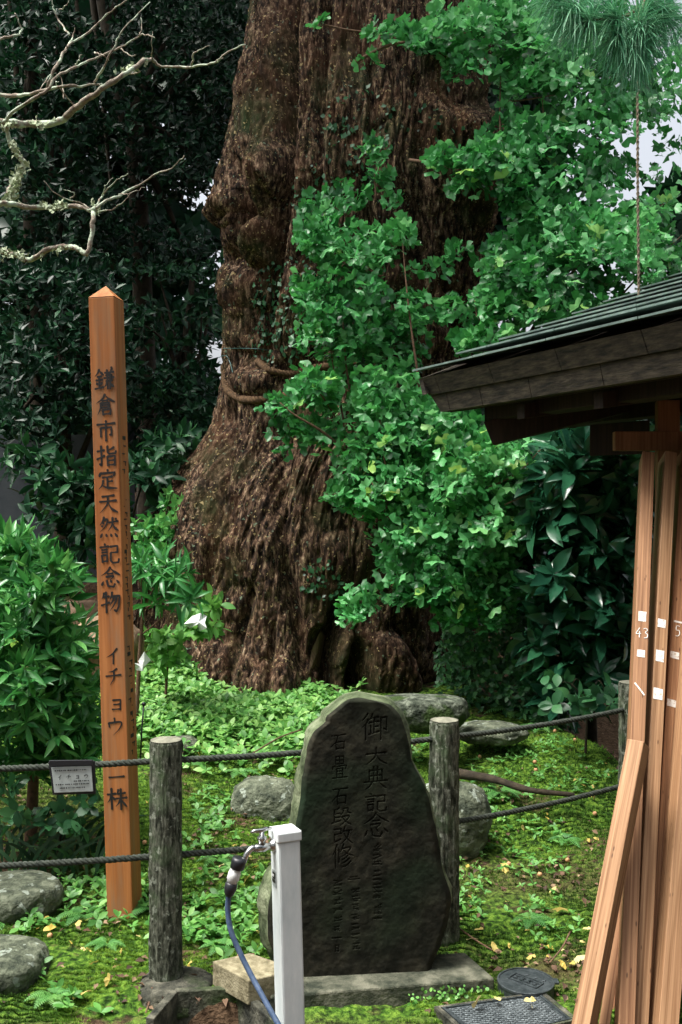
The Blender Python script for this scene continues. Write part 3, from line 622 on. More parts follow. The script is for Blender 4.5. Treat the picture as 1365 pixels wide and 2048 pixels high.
tree('evergreen_shrub', 'dark broad-leaved shrub behind the orange post above the boulder', [(250,1200,7.4),(260,1080,7.4),(250,980,7.4)], .03,
     [(90,1000,70,50,7.0,.3,36),(160,960,60,50,7.1,.3,32),(170,1050,60,50,7.0,.3,30),(300,950,70,60,7.4,.4,46),(350,1010,50,40,7.5,.3,26),(60,930,60,40,7.2,.3,20),(350,900,60,50,7.7,.4,30),(150,1110,70,40,6.9,.3,24),(220,1020,50,90,7.3,.3,36)],
     [shape_ell(.17, .2)], 'under', 300, .115, 7, 1.1, limbs=6)
tree('low_shrub', 'small light green shrub left of the ginkgo root', [(320,1130,7.0),(325,1080,7.0),(330,1040,7.0)], .012, [(310,1060,50,35,6.9,.2,60),(355,1010,30,35,7.1,.2,30),(290,1105,50,25,6.8,.2,40),(350,1085,40,30,7.0,.15,36)],
     [shape_simple(.3)], 'bush', 200, .06, 5, 1.0, limbs=4, span=(.2, .9))
tree('leafy_sapling', 'long-leaved sapling right of the orange post with drooping tips', [(270,1330,5.6),(285,1240,5.6),(300,1180,5.6)], .014, [(295,1140,35,30,5.5,.15,9),(350,1155,40,30,5.45,.15,9),(315,1200,40,25,5.5,.15,7),(380,1190,18,18,5.4,.1,3)],
     [shape_ell(.095, .4, .04, seg=4)], 'bush', 200, .115, 9, 1.0, limbs=6, span=(.05, .6), barkm='twig')
tree('seedling_shrub', 'young bright green shrub beside the white paper at the ginkgo foot', [(330,1400,5.9),(335,1340,5.9),(345,1290,5.9)], .010, [(330,1285,45,30,5.8,.15,22),(400,1250,40,22,5.9,.12,20),(350,1320,45,25,5.8,.12,18),(420,1215,22,30,6.0,.1,10)],
     [shape_ell(.24, .2)], 'cover', 150, .075, 5, 1.1, limbs=5, span=(.1, .6), barkm='twig')
tree('leafy_bush', 'dense bright green bush filling the left edge behind the rope', [(60,1640,4.4),(70,1450,4.4),(60,1250,4.4)], .03,
     [(30,1110,60,50,4.25,.2,52),(90,1170,70,60,4.2,.25,60),(30,1240,90,80,4.15,.25,80),(120,1290,70,70,4.2,.25,70),(50,1370,110,80,4.15,.3,90),(150,1380,50,60,4.3,.2,34),(60,1455,120,55,4.2,.3,60),(160,1460,45,50,4.3,.2,28),(-120,1300,110,180,4.2,.4,70),(40,1530,110,40,4.25,.2,46),(150,1520,50,40,4.3,.2,22)],
     [shape_ell(.12, .3, .05, seg=4), shape_ell(.10, .1, .04, seg=4)], 'bush', 300, .088, 9, .95, (0, -.35, .7), limbs=9, span=(.05, .8), barkm='twig')
tree('glossy_bush', 'glossy dark broad-leaved bush under the eave at right', [(1190,1500,6.0),(1180,1250,6.0),(1180,1000,6.0)], .035,
     [(1160,930,80,70,5.6,.3,44),(1240,950,55,60,5.6,.3,34),(1110,980,50,70,5.8,.3,26),(1160,1040,110,70,5.6,.3,56),(1235,1080,60,90,5.6,.3,44),(1140,1150,90,80,5.7,.3,52),(1230,1210,65,100,5.6,.3,50),(1130,1270,90,80,5.8,.3,50),(1220,1330,70,70,5.7,.3,40),(1160,1370,80,60,5.8,.3,40),(1330,1100,60,260,5.9,.3,80),(1165,880,60,25,5.6,.2,14)],
     [shape_ell(.19, .16, .05, seg=4), shape_ell(.17, .3, .05, seg=4)], 'aucuba', 300, .155, 8, .9, (-.05, -.3, .9), limbs=12, span=(.05, .7))
tree('broad_leaf_plant', 'low broad dull-leaved plant beside the hollow by the far log post', [(1170,1470,5.2),(1175,1430,5.2),(1180,1400,5.2)], .008, [(1140,1410,40,22,5.1,.12,8),(1195,1390,40,25,5.1,.12,8),(1110,1360,30,20,5.2,.1,5),(1230,1400,24,22,5.1,.1,4)],
     [shape_ell(.3, .25, .03)], 'ivy', 100, .07, 4, 1.2, limbs=3, span=(.1, .6))
tree('broad_leaf_plant', 'broad-leaved plant in the dark gap under the small hanging sign', [(110,1720,4.1),(120,1680,4.1),(130,1640,4.1)], .008, [(40,1640,50,30,4.0,.12,9),(130,1650,50,25,4.0,.12,9),(175,1600,24,40,4.05,.1,7),(20,1580,40,30,4.0,.1,7),(100,1620,40,20,4.1,.1,6)],
     [shape_ell(.3, .25, .03)], 'ivy', 150, .05, 5, 1.2, limbs=3, span=(.1, .7))
# far wood that closes the view
def far_wood(name, label, blobs, size, mat):
    pos, out = blobs_to_points(blobs); O, FR, S = rosettes(pos, out + np.array([0, -.3, .5]), 5, 1.1, size, .3, .4)
    V, F_, T = cloud(shape_simple(.3), O, FR, S, rng.random(len(O))); o = add(name, V, F_, M[mat], None, False, T, 'stuff'); meta(o, label, 'trees'); return o
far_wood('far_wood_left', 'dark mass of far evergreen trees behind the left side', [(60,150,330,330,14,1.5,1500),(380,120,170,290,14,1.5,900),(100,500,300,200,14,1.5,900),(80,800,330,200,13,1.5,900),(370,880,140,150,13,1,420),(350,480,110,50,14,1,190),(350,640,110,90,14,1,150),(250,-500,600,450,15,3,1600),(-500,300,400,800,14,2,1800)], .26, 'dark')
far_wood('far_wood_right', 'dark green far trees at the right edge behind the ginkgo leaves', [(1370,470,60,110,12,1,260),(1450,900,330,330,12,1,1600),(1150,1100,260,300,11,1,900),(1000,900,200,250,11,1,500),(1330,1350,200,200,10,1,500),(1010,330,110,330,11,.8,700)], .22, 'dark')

# ------------------------------------------------------------------ bare branches with lichen
bt = thing('bare_tree', P(-260, 2060, 3.6), 'bare lichen-covered tree reaching in from the left edge', 'tree')
bt.location.z = float(G(bt.location.x, bt.location.y))
b0 = np.array(bt.location)
trk = curve_pts([b0, P(-300, 1500, 3.6), P(-260, 900, 3.6), P(-300, 350, 3.6), P(-240, -200, 3.7)], 8)
MB().tube(trk, np.linspace(.10, .05, len(trk)), 10).done('trunk', M['lichenbranch'], bt, True)
BR = [ ([(-280,330),(-100,250),(0,246),(60,248),(120,243),(150,215),(190,190),(215,170),(255,145),(290,120)], 9, 4.0), ([(290,120),(305,120),(325,133),(385,133),(430,125),(450,108),(490,88)], 3.5, 1.2),
 ([(-280,280),(-100,190),(0,190),(50,190),(110,175),(150,172),(205,168)], 5, 1.6), ([(8,250),(25,225),(70,195),(95,180),(115,152),(155,132),(195,115),(240,95),(285,70),(310,75)], 3.6, 1.2), ([(95,178),(105,145),(120,120),(140,90),(170,70),(215,30),(262,-6)], 3.6, 1.2),
 ([(135,95),(146,75),(150,55)], 2.5, .8), ([(190,165),(210,130),(235,80),(250,55),(300,5)], 2.4, .9), ([(190,105),(205,110),(220,120)], 1.6, .6), ([(150,132),(158,118),(165,108)], 1.6, .6), ([(385,130),(388,108),(400,100),(420,90)], 2, .7), ([(278,72),(283,55),(282,35)], 1.4, .6), ([(305,118),(304,90),(305,62)], 1.2, .5),
 ([(140,70),(120,45),(108,20),(104,-5)], 2, .7), ([(-60,100),(0,80),(42,65),(38,45),(30,25)], 3, 1), ([(120,20),(135,10),(140,-4)], 1.2, .6), ([(150,215),(115,170),(118,165)], 1.4, .8), ([(100,150),(80,180),(70,182)], 1, .6), ([(128,200),(124,160),(110,145)], 1.2, .5),
 ([(-290,480),(-100,410),(0,405),(25,410),(90,415),(150,412),(180,420),(190,417)], 6, 4), ([(14,250),(15,262),(22,290),(38,310),(48,330),(35,355),(22,380),(18,400)], 4, 8), ([(190,413),(188,432),(186,460),(175,505),(160,500),(140,493),(100,497),(62,520),(30,510),(0,503),(-80,500)], 4.5, 5.5),
 ([(190,417),(215,400),(240,390),(280,370),(310,350),(345,335),(370,312)], 3, .9), ([(180,418),(165,408),(140,400),(110,385),(90,362)], 2, .7), ([(193,412),(205,392),(215,380),(235,360),(256,348)], 2.2, .7), ([(190,426),(230,416),(250,402),(262,385)], 1.6, .6), ([(240,390),(262,385),(290,376)], 1.3, .5), ([(205,392),(212,372),(225,356)], 1.3, .5), ([(140,400),(150,386),(128,380)], 1.2, .5),
 ([(430,125),(438,117),(446,116)], 1.4, .6), ([(255,145),(270,148),(280,143)], 2, 1), ([(240,95),(262,112),(272,110)], 1.4, .6)]
for k, (pp, ra, rb) in enumerate(BR):
    dd = 3.5 + .08*math.sin(k*1.7); ctrl = [P(x, y, dd + .10*math.sin(x*.02+k)*(0 if j == 0 else 1)) for j, (x, y) in enumerate(pp)]
    c = curve_pts(ctrl, 5); c = c + rng.normal(0, .0016, c.shape); rr_ = np.linspace(ra, rb, len(c))*3.5/F*1.0
    MB().tube(c, rr_*(1+rng.uniform(-.12, .18, len(c))), 7).done('branch', M['lichenbranch'], bt, True)
lp = []
for (x0, y0, x1, y1, n) in [(18,395,50,325,70),(0,402,30,395,24),(25,290,40,312,20),(90,412,135,408,26),(0,250,30,246,16),(0,503,50,515,26),(185,405,195,425,12),(60,248,110,244,12),(245,148,285,125,14),(75,515,130,493,8)]:
    for _ in range(n):
        t = random.random(); lp.append(P(x0+(x1-x0)*t+random.gauss(0, 5), y0+(y1-y0)*t+random.gauss(0, 5), 3.5-.02+random.gauss(0, .012)))
lp = np.array(lp); O, FR, S = rosettes(lp, rng.normal(0, 1, lp.shape)+np.array([0, -1, .4]), 3, 1.2, .013, .4, .4)
V, F_, T = cloud(shape_simple(.5, .2, .15), O, FR, S, rng.random(len(O))); add('lichen', V, F_, M['lichen'], bt, False, T, 'stuff')

# ------------------------------------------------------------------ pine bough at the top right
pine = thing('pine_bough', P(1420, -120, 4.4), 'pine bough with long drooping needles in the top right corner', 'pine')
pb_ = [[(1430,-130,4.4),(1330,-60,4.4),(1285,10,4.35),(1240,35,4.3),(1180,40,4.3)], [(1285,10,4.35),(1275,60,4.3),(1270,100,4.3)], [(1330,-60,4.4),(1200,-60,4.4),(1130,-20,4.35)], [(1430,-100,4.4),(1400,0,4.5),(1380,40,4.5)]]
for b in pb_: shoot([P(*q) for q in b], .014, .005, pine, M['twig'], 'branch')
NV = []; ND = []
for (x, y, d, dx, dy, n) in [(1180,42,4.3,-.9,-.15,240),(1235,36,4.3,-.6,-.4,200),(1272,95,4.3,.1,-.8,240),(1280,50,4.3,.3,-.4,240),(1275,60,4.3,-.3,-.6,200),(1130,-20,4.35,-.7,-.5,240),(1210,-50,4.35,-.4,-.8,180),(1290,10,4.3,.9,-.3,160),(1385,40,4.5,-.1,-.7,160),(1320,20,4.35,.2,-.6,220),(1240,70,4.3,-.2,-.7,180),(1150,10,4.3,-.3,-.7,160)]:
    c = P(x, y, d); n = int(n*1.35); v = unit(rng.normal(0, .62, (n, 3)) + np.array([dx, -.1, dy]))
    NV.append(c + rng.normal(0, .012, (n, 3)) + v*.01); ND.append(v)
NV = np.vstack(NV); ND = np.vstack(ND)
nd_shape = (np.array([(-.010,0,0),(.010,0,0),(-.009,.35,-.02),(.009,.35,-.02),(-.007,.7,-.09),(.007,.7,-.09),(0,1,-.2)]), [(0,1,2),(1,3,2),(2,3,4),(3,5,4),(4,5,6)])
V, F_, T = cloud(nd_shape, NV, frames(ND, np.tile([[0, .1, 1.]], (len(ND), 1))), .185*(1+rng.uniform(-.3, .25, len(NV))), rng.random(len(NV)))
add('needles', V, F_, M['pine'], pine, False, T, 'stuff')
o = twisted([P(1274, -300, 4.9), P(1275, 100, 4.9), P(1276, 350, 4.9), P(1278, 600, 4.9)], .0085, 18, M['chain'], 2, None, 'hanging_cord', 60)
meta(o, 'thin twisted cord hanging in front of the leaves above the roof', 'cord')

# ------------------------------------------------------------------ wall far left and earth bank
wl = thing('dark_wall', np.array([-2.9, 9.0, .5]), 'dark blue-grey wall glimpsed behind the evergreens at left', 'wall')
MB().box((-2.9, 9.1, 1.2), (1.9, .2, 2.0)).done('panel', M['wall'], wl); MB().box((-1.98, 9.0, 1.25), (.16, .35, 2.1)).done('pillar', M['wall'], wl)
def rock(name, c, size, mat, label, cat='stone', seed=0, rough=.16, flat=.0, rotz=0, n=34, group=None, detail=.06):
    th_, ph_ = np.meshgrid(np.linspace(0, 2*math.pi, n*2, endpoint=False), np.linspace(-math.pi/2+.02, math.pi/2-.02, n))
    v = np.stack([np.cos(ph_)*np.cos(th_), np.cos(ph_)*np.sin(th_), np.sin(ph_)], -1)
    v = np.sign(v)*np.abs(v)**.85
    q = fbm(v*1.3+seed*7.7, 3, seed)-.5; q2 = fbm(v*5+seed, 4, seed+3)-.5
    v = v*(1+rough*2*q+detail*2*q2)[..., None]
    if flat: v[..., 2] = np.where(v[..., 2] > flat, flat+(v[..., 2]-flat)*.25, v[..., 2])
    v = v*np.array(size); cz, sz = math.cos(rotz), math.sin(rotz)
    v = np.stack([v[..., 0]*cz-v[..., 1]*sz, v[..., 0]*sz+v[..., 1]*cz, v[..., 2]], -1)+np.array(c)
    m2 = n*2; id_ = np.arange(n*m2).reshape(n, m2); nx_ = np.roll(id_, -1, 1)
    F_ = [tuple(f) for f in np.stack([id_[:-1], nx_[:-1], nx_[1:], id_[1:]], -1).reshape(-1, 4)] + [tuple(id_[0][::-1]), tuple(id_[-1])]
    o = add(name, v.reshape(-1, 3), F_, M[mat], None, True); meta(o, label, cat, group); return o
rock('boulder', P(535, 1622, 4.65), (.175, .15, .165), 'boulder', 'rounded grey boulder left of the carved stone', seed=3)
rock('boulder', P(905, 1640, 4.3), (.165, .15, .17), 'boulder', 'rounded grey boulder behind the right log post', seed=5)
rock('boulder', P(395, 1600, 4.9), (.17, .10, .085), 'stone', 'dark low stone behind the left log post near the moss', seed=8)
rock('boulder', P(355, 1500, 5.3), (.12, .10, .07), 'boulder', 'small pale stone just behind the top of the left log post', seed=9)
rock('slab_rock', P(845, 1420, 5.15), (.25, .16, .115), 'stone', 'large flat-topped mossy rock leaning at the ginkgo foot', seed=12, rough=.14, flat=.5, detail=.05)
rock('boulder', P(985, 1465, 5.3), (.18, .14, .055), 'boulder', 'long low stone right of the large mossy rock', seed=14, rotz=-.2)
rock('boulder', P(25, 1795, 3.75), (.18, .17, .10), 'boulder', 'large spotted boulder at left under the lower rope', seed=17, flat=.5)
rock('boulder', P(-10, 1945, 3.25), (.165, .17, .125), 'boulder', 'spotted boulder at the bottom left corner', seed=19, flat=.5)
rock('earth_bank', P(215, 1300, 6.4), (.22, .3, .22), 'soil', 'sandy earth bank behind the orange post', 'earth bank', seed=22)
rock('earth_bank', P(160, 1235, 7.2), (.30, .3, .12), 'soil', 'reddish bare earth patch above the left bush', 'earth bank', seed=23)
rock('boulder', P(980, 1925, 3.45), (.15, .12, .045), 'stone', 'flat dark stone behind the round lid beside the plinth', seed=25)
# rotten log on the right of the mound
o = MB().tube(curve_pts([P(900,1545,4.9), P(985,1558,4.7), P(1060,1580,4.55), P(1150,1590,4.5)], 6), np.linspace(.022, .009, 19)*(1+.25*rng.random(19)), 8).done('fallen_branch', M['branchdark'], None, True); meta(o, 'dark rotting branch lying across the moss right of the log post', 'branch')
o = MB().tube(curve_pts([P(130,1280,6.9), P(190,1268,6.8), P(260,1262,6.8)], 6), .02, 6).done('fallen_branch', M['twig'], None, True); meta(o, 'fallen pole lying on the bank behind the orange post', 'branch')
# white papers
def paper(pts, d, label):
    V = [P(x, y, d+dz) for x, y, dz in pts]; n = len(V); V2 = [v+np.array([0, .002, -.001]) for v in V]
    mid = np.mean(V, 0)+np.array([.004, -.007, .004])
    F_ = [(k, (k+1)%n, n) for k in range(n)]
    mb = MB(); mb.put(np.vstack([V, [mid]]), F_); mb.put(np.vstack([V2, [mid+np.array([0, .002, 0])]]), [f[::-1] for f in F_])
    return meta(mb.done('paper', M['paper']), label, 'paper')
paper([(368,1248,0),(385,1232,.05),(402,1226,.02),(414,1232,.05),(410,1245,0),(414,1256,-.02),(400,1262,.03),(396,1248,0),(380,1256,.02)], 5.75, 'crumpled white paper in the shrub by the ginkgo foot')
paper([(289,1303,0),(302,1320,.02),(284,1338,0),(277,1322,.02)], 5.55, 'square white paper scrap right of the orange post')
paper([(270,1326,0),(287,1328,.02),(285,1342,0),(272,1340,.02)], 5.5, 'small lower scrap of white paper beside the orange post')

# ------------------------------------------------------------------ brush lettering
def S_(t, *p): return (t, list(p))
K = {
'鎌': [S_('p',(25,3),(18,18),(3,36)),S_('n',(26,8),(34,18),(46,30)),S_('h',(15,37),(36,35)),S_('h',(9,54),(41,51)),S_('v',(25,36),(25,90)),S_('d',(11,63),(16,76)),S_('d',(40,61),(34,76)),S_('h',(4,94),(46,87)),
      S_('d',(62,4),(68,15)),S_('p',(90,2),(84,10),(79,17)),S_('h',(54,21),(97,17)),S_('v',(60,33),(88,30),(88,59)),S_('h',(50,46),(99,43)),S_('h',(60,60),(88,58)),S_('v',(68,19),(68,97)),S_('v',(80,19),(80,97)),S_('p',(67,62),(60,78),(49,90)),S_('n',(81,62),(88,78),(99,90))],
'倉': [S_('p',(50,0),(35,22),(4,42)),S_('n',(50,4),(68,22),(97,38)),S_('h',(36,30),(62,28)),S_('v',(30,42),(71,39),(70,62)),S_('h',(30,52),(69,50)),S_('h',(30,63),(70,61)),S_('p',(29,41),(27,66),(12,98)),S_('v',(38,73),(40,98)),S_('v',(38,74),(78,71),(75,97)),S_('h',(39,94),(75,92))],
'市': [S_('d',(50,1),(51,14)),S_('h',(6,22),(94,17)),S_('v',(24,37),(25,80)),S_('v',(25,38),(77,35),(77,74),(68,70)),S_('v',(50,18),(50,100))],
'指': [S_('h',(3,27),(38,22)),S_('v',(23,2),(24,60),(23,94),(14,86)),S_('h',(2,64),(39,48)),S_('p',(86,10),(72,18),(56,23)),S_('v',(55,4),(55,32),(62,40),(94,38),(96,27)),S_('v',(54,52),(55,97)),S_('v',(54,53),(91,50),(90,96)),S_('h',(56,72),(89,70)),S_('h',(56,93),(89,91))],
'定': [S_('d',(50,0),(53,11)),S_('d',(14,18),(10,36)),S_('v',(14,21),(89,17),(80,32)),S_('h',(26,40),(74,36)),S_('v',(50,39),(50,86)),S_('h',(50,60),(75,57)),S_('p',(30,54),(24,76),(6,96)),S_('n',(22,74),(48,88),(98,92))],
'天': [S_('h',(20,19),(80,14)),S_('h',(8,43),(90,38)),S_('p',(49,18),(44,56),(8,97)),S_('n',(50,44),(66,76),(97,94))],
'然': [S_('p',(27,0),(20,18),(5,38)),S_('p',(22,15),(44,12),(32,44),(6,68)),S_('d',(20,24),(26,32)),S_('d',(14,38),(20,45)),S_('h',(50,26),(95,20)),S_('p',(70,3),(66,38),(45,67)),S_('n',(70,27),(78,48),(97,64)),S_('d',(82,4),(89,13)),S_('d',(18,76),(9,96)),S_('d',(36,78),(41,93)),S_('d',(59,78),(65,93)),S_('d',(80,76),(93,95))],
'記': [S_('d',(24,1),(29,10)),S_('h',(3,19),(45,15)),S_('h',(12,32),(38,30)),S_('h',(12,44),(38,42)),S_('v',(12,57),(14,90)),S_('v',(12,58),(38,56),(36,88)),S_('h',(14,86),(36,84)),S_('v',(54,17),(90,13),(89,45)),S_('h',(57,45),(88,43)),S_('v',(57,45),(56,82),(66,93),(94,90),(96,74))],
'念': [S_('p',(50,0),(35,20),(4,40)),S_('n',(50,4),(68,20),(97,36)),S_('h',(36,31),(62,29)),S_('p',(30,45),(66,42),(48,60)),S_('d',(16,66),(7,86)),S_('v',(32,62),(38,88),(66,92),(72,78)),S_('d',(50,60),(57,72)),S_('d',(80,60),(94,76))],
'物': [S_('p',(16,6),(12,20),(4,34)),S_('h',(12,25),(41,21)),S_('v',(26,1),(26,98)),S_('h',(2,64),(43,50)),S_('p',(57,2),(52,22),(42,42)),S_('v',(54,23),(93,18),(87,70),(76,93),(66,85)),S_('p',(66,24),(58,44),(44,64)),S_('p',(80,22),(70,54),(44,90))],
'イ': [S_('p',(76,6),(46,38),(10,58)),S_('v',(53,33),(52,97))],
'チ': [S_('p',(70,6),(48,20),(22,25)),S_('h',(6,48),(94,40)),S_('p',(53,22),(52,60),(28,98))],
'ョ': [S_('v',(30,32),(80,28),(77,90)),S_('h',(36,58),(77,55)),S_('h',(26,88),(77,85))],
'ウ': [S_('v',(48,2),(49,22)),S_('v',(14,29),(18,52)),S_('p',(15,30),(86,24),(76,60),(38,98))],
'一': [S_('h',(5,54),(95,46))],
'株': [S_('h',(2,30),(43,25)),S_('v',(23,1),(23,99)),S_('p',(22,30),(16,50),(2,70)),S_('d',(26,38),(41,55)),S_('p',(58,6),(54,18),(47,30)),S_('h',(54,26),(91,20)),S_('h',(45,48),(99,42)),S_('v',(70,1),(70,99)),S_('p',(68,48),(60,66),(43,86)),S_('n',(72,48),(82,66),(99,84))],
'御': [S_('p',(24,2),(16,14),(5,26)),S_('p',(26,24),(18,38),(3,52)),S_('v',(17,44),(17,97)),S_('p',(42,4),(38,14),(31,24)),S_('h',(37,19),(63,16)),S_('h',(30,36),(65,32)),S_('v',(48,18),(48,72)),S_('h',(48,52),(63,50)),S_('v',(36,46),(36,76)),S_('h',(29,79),(65,69)),S_('v',(73,20),(95,17),(94,66),(84,60)),S_('v',(74,20),(73,99))],
'大': [S_('h',(8,36),(93,30)),S_('p',(50,2),(46,50),(6,96)),S_('n',(50,36),(66,72),(97,94))],
'典': [S_('v',(24,16),(24,64)),S_('v',(24,18),(77,15),(77,64)),S_('v',(42,2),(42,64)),S_('v',(58,2),(58,64)),S_('h',(24,41),(76,39)),S_('h',(2,67),(98,63)),S_('p',(34,71),(26,84),(9,97)),S_('n',(64,71),(76,82),(92,95))],
'石': [S_('h',(10,14),(91,9)),S_('p',(46,14),(36,46),(4,80)),S_('v',(34,51),(35,94)),S_('v',(34,52),(83,48),(80,93)),S_('h',(36,90),(80,88))],
'畳': [S_('v',(26,3),(27,36)),S_('v',(26,4),(75,2),(74,35)),S_('h',(27,19),(74,18)),S_('v',(50,3),(50,35)),S_('h',(27,35),(74,34)),S_('d',(9,44),(6,58)),S_('v',(9,46),(93,42),(87,56)),S_('v',(32,55),(32,93)),S_('v',(32,55),(69,53),(69,93)),S_('h',(32,67),(69,66)),S_('h',(32,79),(69,78)),S_('h',(4,96),(96,93))],
'段': [S_('p',(38,4),(26,12),(12,18)),S_('v',(14,16),(14,82)),S_('h',(14,37),(41,34)),S_('h',(14,56),(41,53)),S_('h',(1,84),(43,72)),S_('p',(58,8),(57,28),(44,44)),S_('v',(58,9),(81,7),(81,30),(95,34)),S_('p',(50,53),(87,49),(74,72),(42,98)),S_('n',(54,56),(70,78),(98,95))],
'改': [S_('v',(8,16),(42,13),(41,42)),S_('h',(10,42),(41,40)),S_('v',(10,42),(11,86),(41,70)),S_('p',(62,2),(56,20),(45,40)),S_('h',(56,27),(95,22)),S_('p',(84,26),(72,64),(41,97)),S_('n',(56,38),(72,70),(98,95))],
'修': [S_('p',(22,2),(14,24),(3,46)),S_('v',(15,30),(15,98)),S_('v',(31,24),(31,76)),S_('p',(52,2),(46,18),(37,33)),S_('p',(46,20),(83,16),(66,40),(38,55)),S_('n',(52,26),(70,42),(97,51)),S_('p',(70,50),(58,60),(44,67)),S_('p',(76,62),(62,74),(44,81)),S_('p',(84,74),(66,90),(42,98))],
'二': [S_('h',(22,28),(78,25)),S_('h',(6,82),(95,77))],
'日': [S_('v',(26,8),(26,92)),S_('v',(26,10),(74,8),(74,92)),S_('h',(26,48),(74,47)),S_('h',(26,88),(74,87))],
}
PROF = {'h': [.95,.62,.66,1.1], 'v': [1.05,.82,.8,.9], 'p': [1.1,.85,.6,.12], 'n': [.3,.6,1.15,.5], 'd': [.3,.9,1.15,.6]}
def stroke_pts(st, n=7):
    t, p = st; c = curve_pts(p, n) if t in 'pn' else np.vstack([np.linspace(p[i], p[i+1], n, endpoint=False) for i in range(len(p)-1)] + [np.array([p[-1]])])
    u = np.linspace(0, 1, len(c)); return c, np.interp(u, [0, .33, .66, 1], PROF[t])
def ink_char(ch, size, weight=6.5, jit=0):
    """flat brush character: centred vertices in metres (x right, z up)"""
    mb = MB(); z = 0
    for st in K[ch]:
        c, wv = stroke_pts(st); T = unit(np.gradient(c, axis=0)); nrm = np.stack([-T[:, 1], T[:, 0]], 1); wv = wv*weight
        a = c+nrm*wv[:, None]; b = c-nrm*wv[:, None]; z += .0004; m = len(c)
        pre = c[0]-T[0]*wv[0]*.7; post = c[-1]+T[-1]*wv[-1]*.7
        pts = np.vstack([a, b, pre[None], post[None]]); V = np.stack([(pts[:, 0]-50)/100*size, np.full(len(pts), -z), (50-pts[:, 1])/100*size], 1)
        mb.put(V, [(i, i+1, m+i+1, m+i) for i in range(m-1)] + [(2*m, 0, m), (2*m+1, 2*m-1, m-1)])
    return np.vstack(mb.V), mb.F

# ------------------------------------------------------------------ orange marker post
pw = .099; pd = 3.70
pbase = np.array([P(252, 1845, pd)[0], pd, -.1]); ptop = P(213, 600, pd)
axz = unit(ptop-pbase); rotz_ = R(24)           # the post is turned so that its right side shows
axx = unit(np.array([math.cos(rotz_*.36), -math.sin(rotz_*.36), 0])); axx = unit(axx-axz*axx.dot(axz)); axy = np.cross(axz, axx)
RM = np.stack([axx, axy, axz], 1); Lp = np.linalg.norm(ptop-pbase)
post = thing('marker_post', pbase, 'tall orange-brown square post with black brushed characters', 'post')
def post_obj(name, V, F_, mat, par):
    o = bpy.data.objects.new(name, rawmesh(name, V, F_, mat)); C.objects.link(o); o.parent = par; return o
EPO = Matrix([list(RM[k]) for k in range(3)]).to_4x4()
post.rotation_mode = 'QUATERNION'; post.rotation_quaternion = EPO.to_quaternion()
h_ = pw/2
V = [(-h_,-h_,0),(h_,-h_,0),(h_,h_,0),(-h_,h_,0),(-h_,-h_,Lp),(h_,-h_,Lp),(h_,h_,Lp),(-h_,h_,Lp)]
body = post_obj('shaft', np.array(V), [(0,3,2,1),(4,5,6,7),(0,1,5,4),(1,2,6,5),(2,3,7,6),(3,0,4,7)], M['post'], post)
m_ = body.modifiers.new('bevel', 'BEVEL'); m_.width = .003; m_.segments = 2
cpv = [(-h_,-h_,Lp+.002),(h_,-h_,Lp+.002),(h_,h_,Lp+.002),(-h_,h_,Lp+.002),(0,0,Lp+.052)]
post_obj('pointed_top', np.array(cpv), [(0,3,2,1),(0,1,4),(1,2,4),(2,3,4),(3,0,4)], M['post'], post)
def along(py): # distance along the shaft for a photograph row
    t = (1845-py)/(1845-600.); return .1 + t*(Lp-.1)
def center_h(py): return along(py)
rows = [('鎌',764),('倉',815),('市',866),('指',917),('定',964),('天',1011),('然',1060),('記',1112),('念',1160),('物',1209),('イ',1316),('チ',1357),('ョ',1410),('ウ',1457),('一',1557),('株',1601)]
for ch, py in rows:
    size = {'ョ': .060, '一': .066, 'イ': .062, 'チ': .066, 'ウ': .066}.get(ch, .078)
    V, F_ = ink_char(ch, size, 5.9)
    V = V + np.array([.004 + (.006 if ch == 'ョ' else 0), -h_-.0008, center_h(py)])
    post_obj('character', V, F_, M['ink'], post)
# small brush marks on the narrow right-hand face
mb = MB()
for py in list(np.arange(880, 960, 16))+list(np.arange(1005, 1250, 13))+list(np.arange(1300, 1520, 15)):
    z0 = center_h(py); y0 = random.uniform(-.012, .012)
    mb.box((h_+.0010, y0, z0), (.001, random.choice([.006, .022, .028]), random.choice([.004, .004, .014])))
    if random.random() < .6: mb.box((h_+.0014, y0+.006, z0-.006), (.001, .004, .018))
V = np.vstack(mb.V); post_obj('side_writing', V, mb.F, M['ink'], post)
mb = MB(); mb.lathe([(.004,0),(.004,.002)], (.032, -h_-.0005, center_h(741)), (0,-1,0), 10); post_obj('nail_hole', np.vstack(mb.V), mb.F, M['ink'], post)

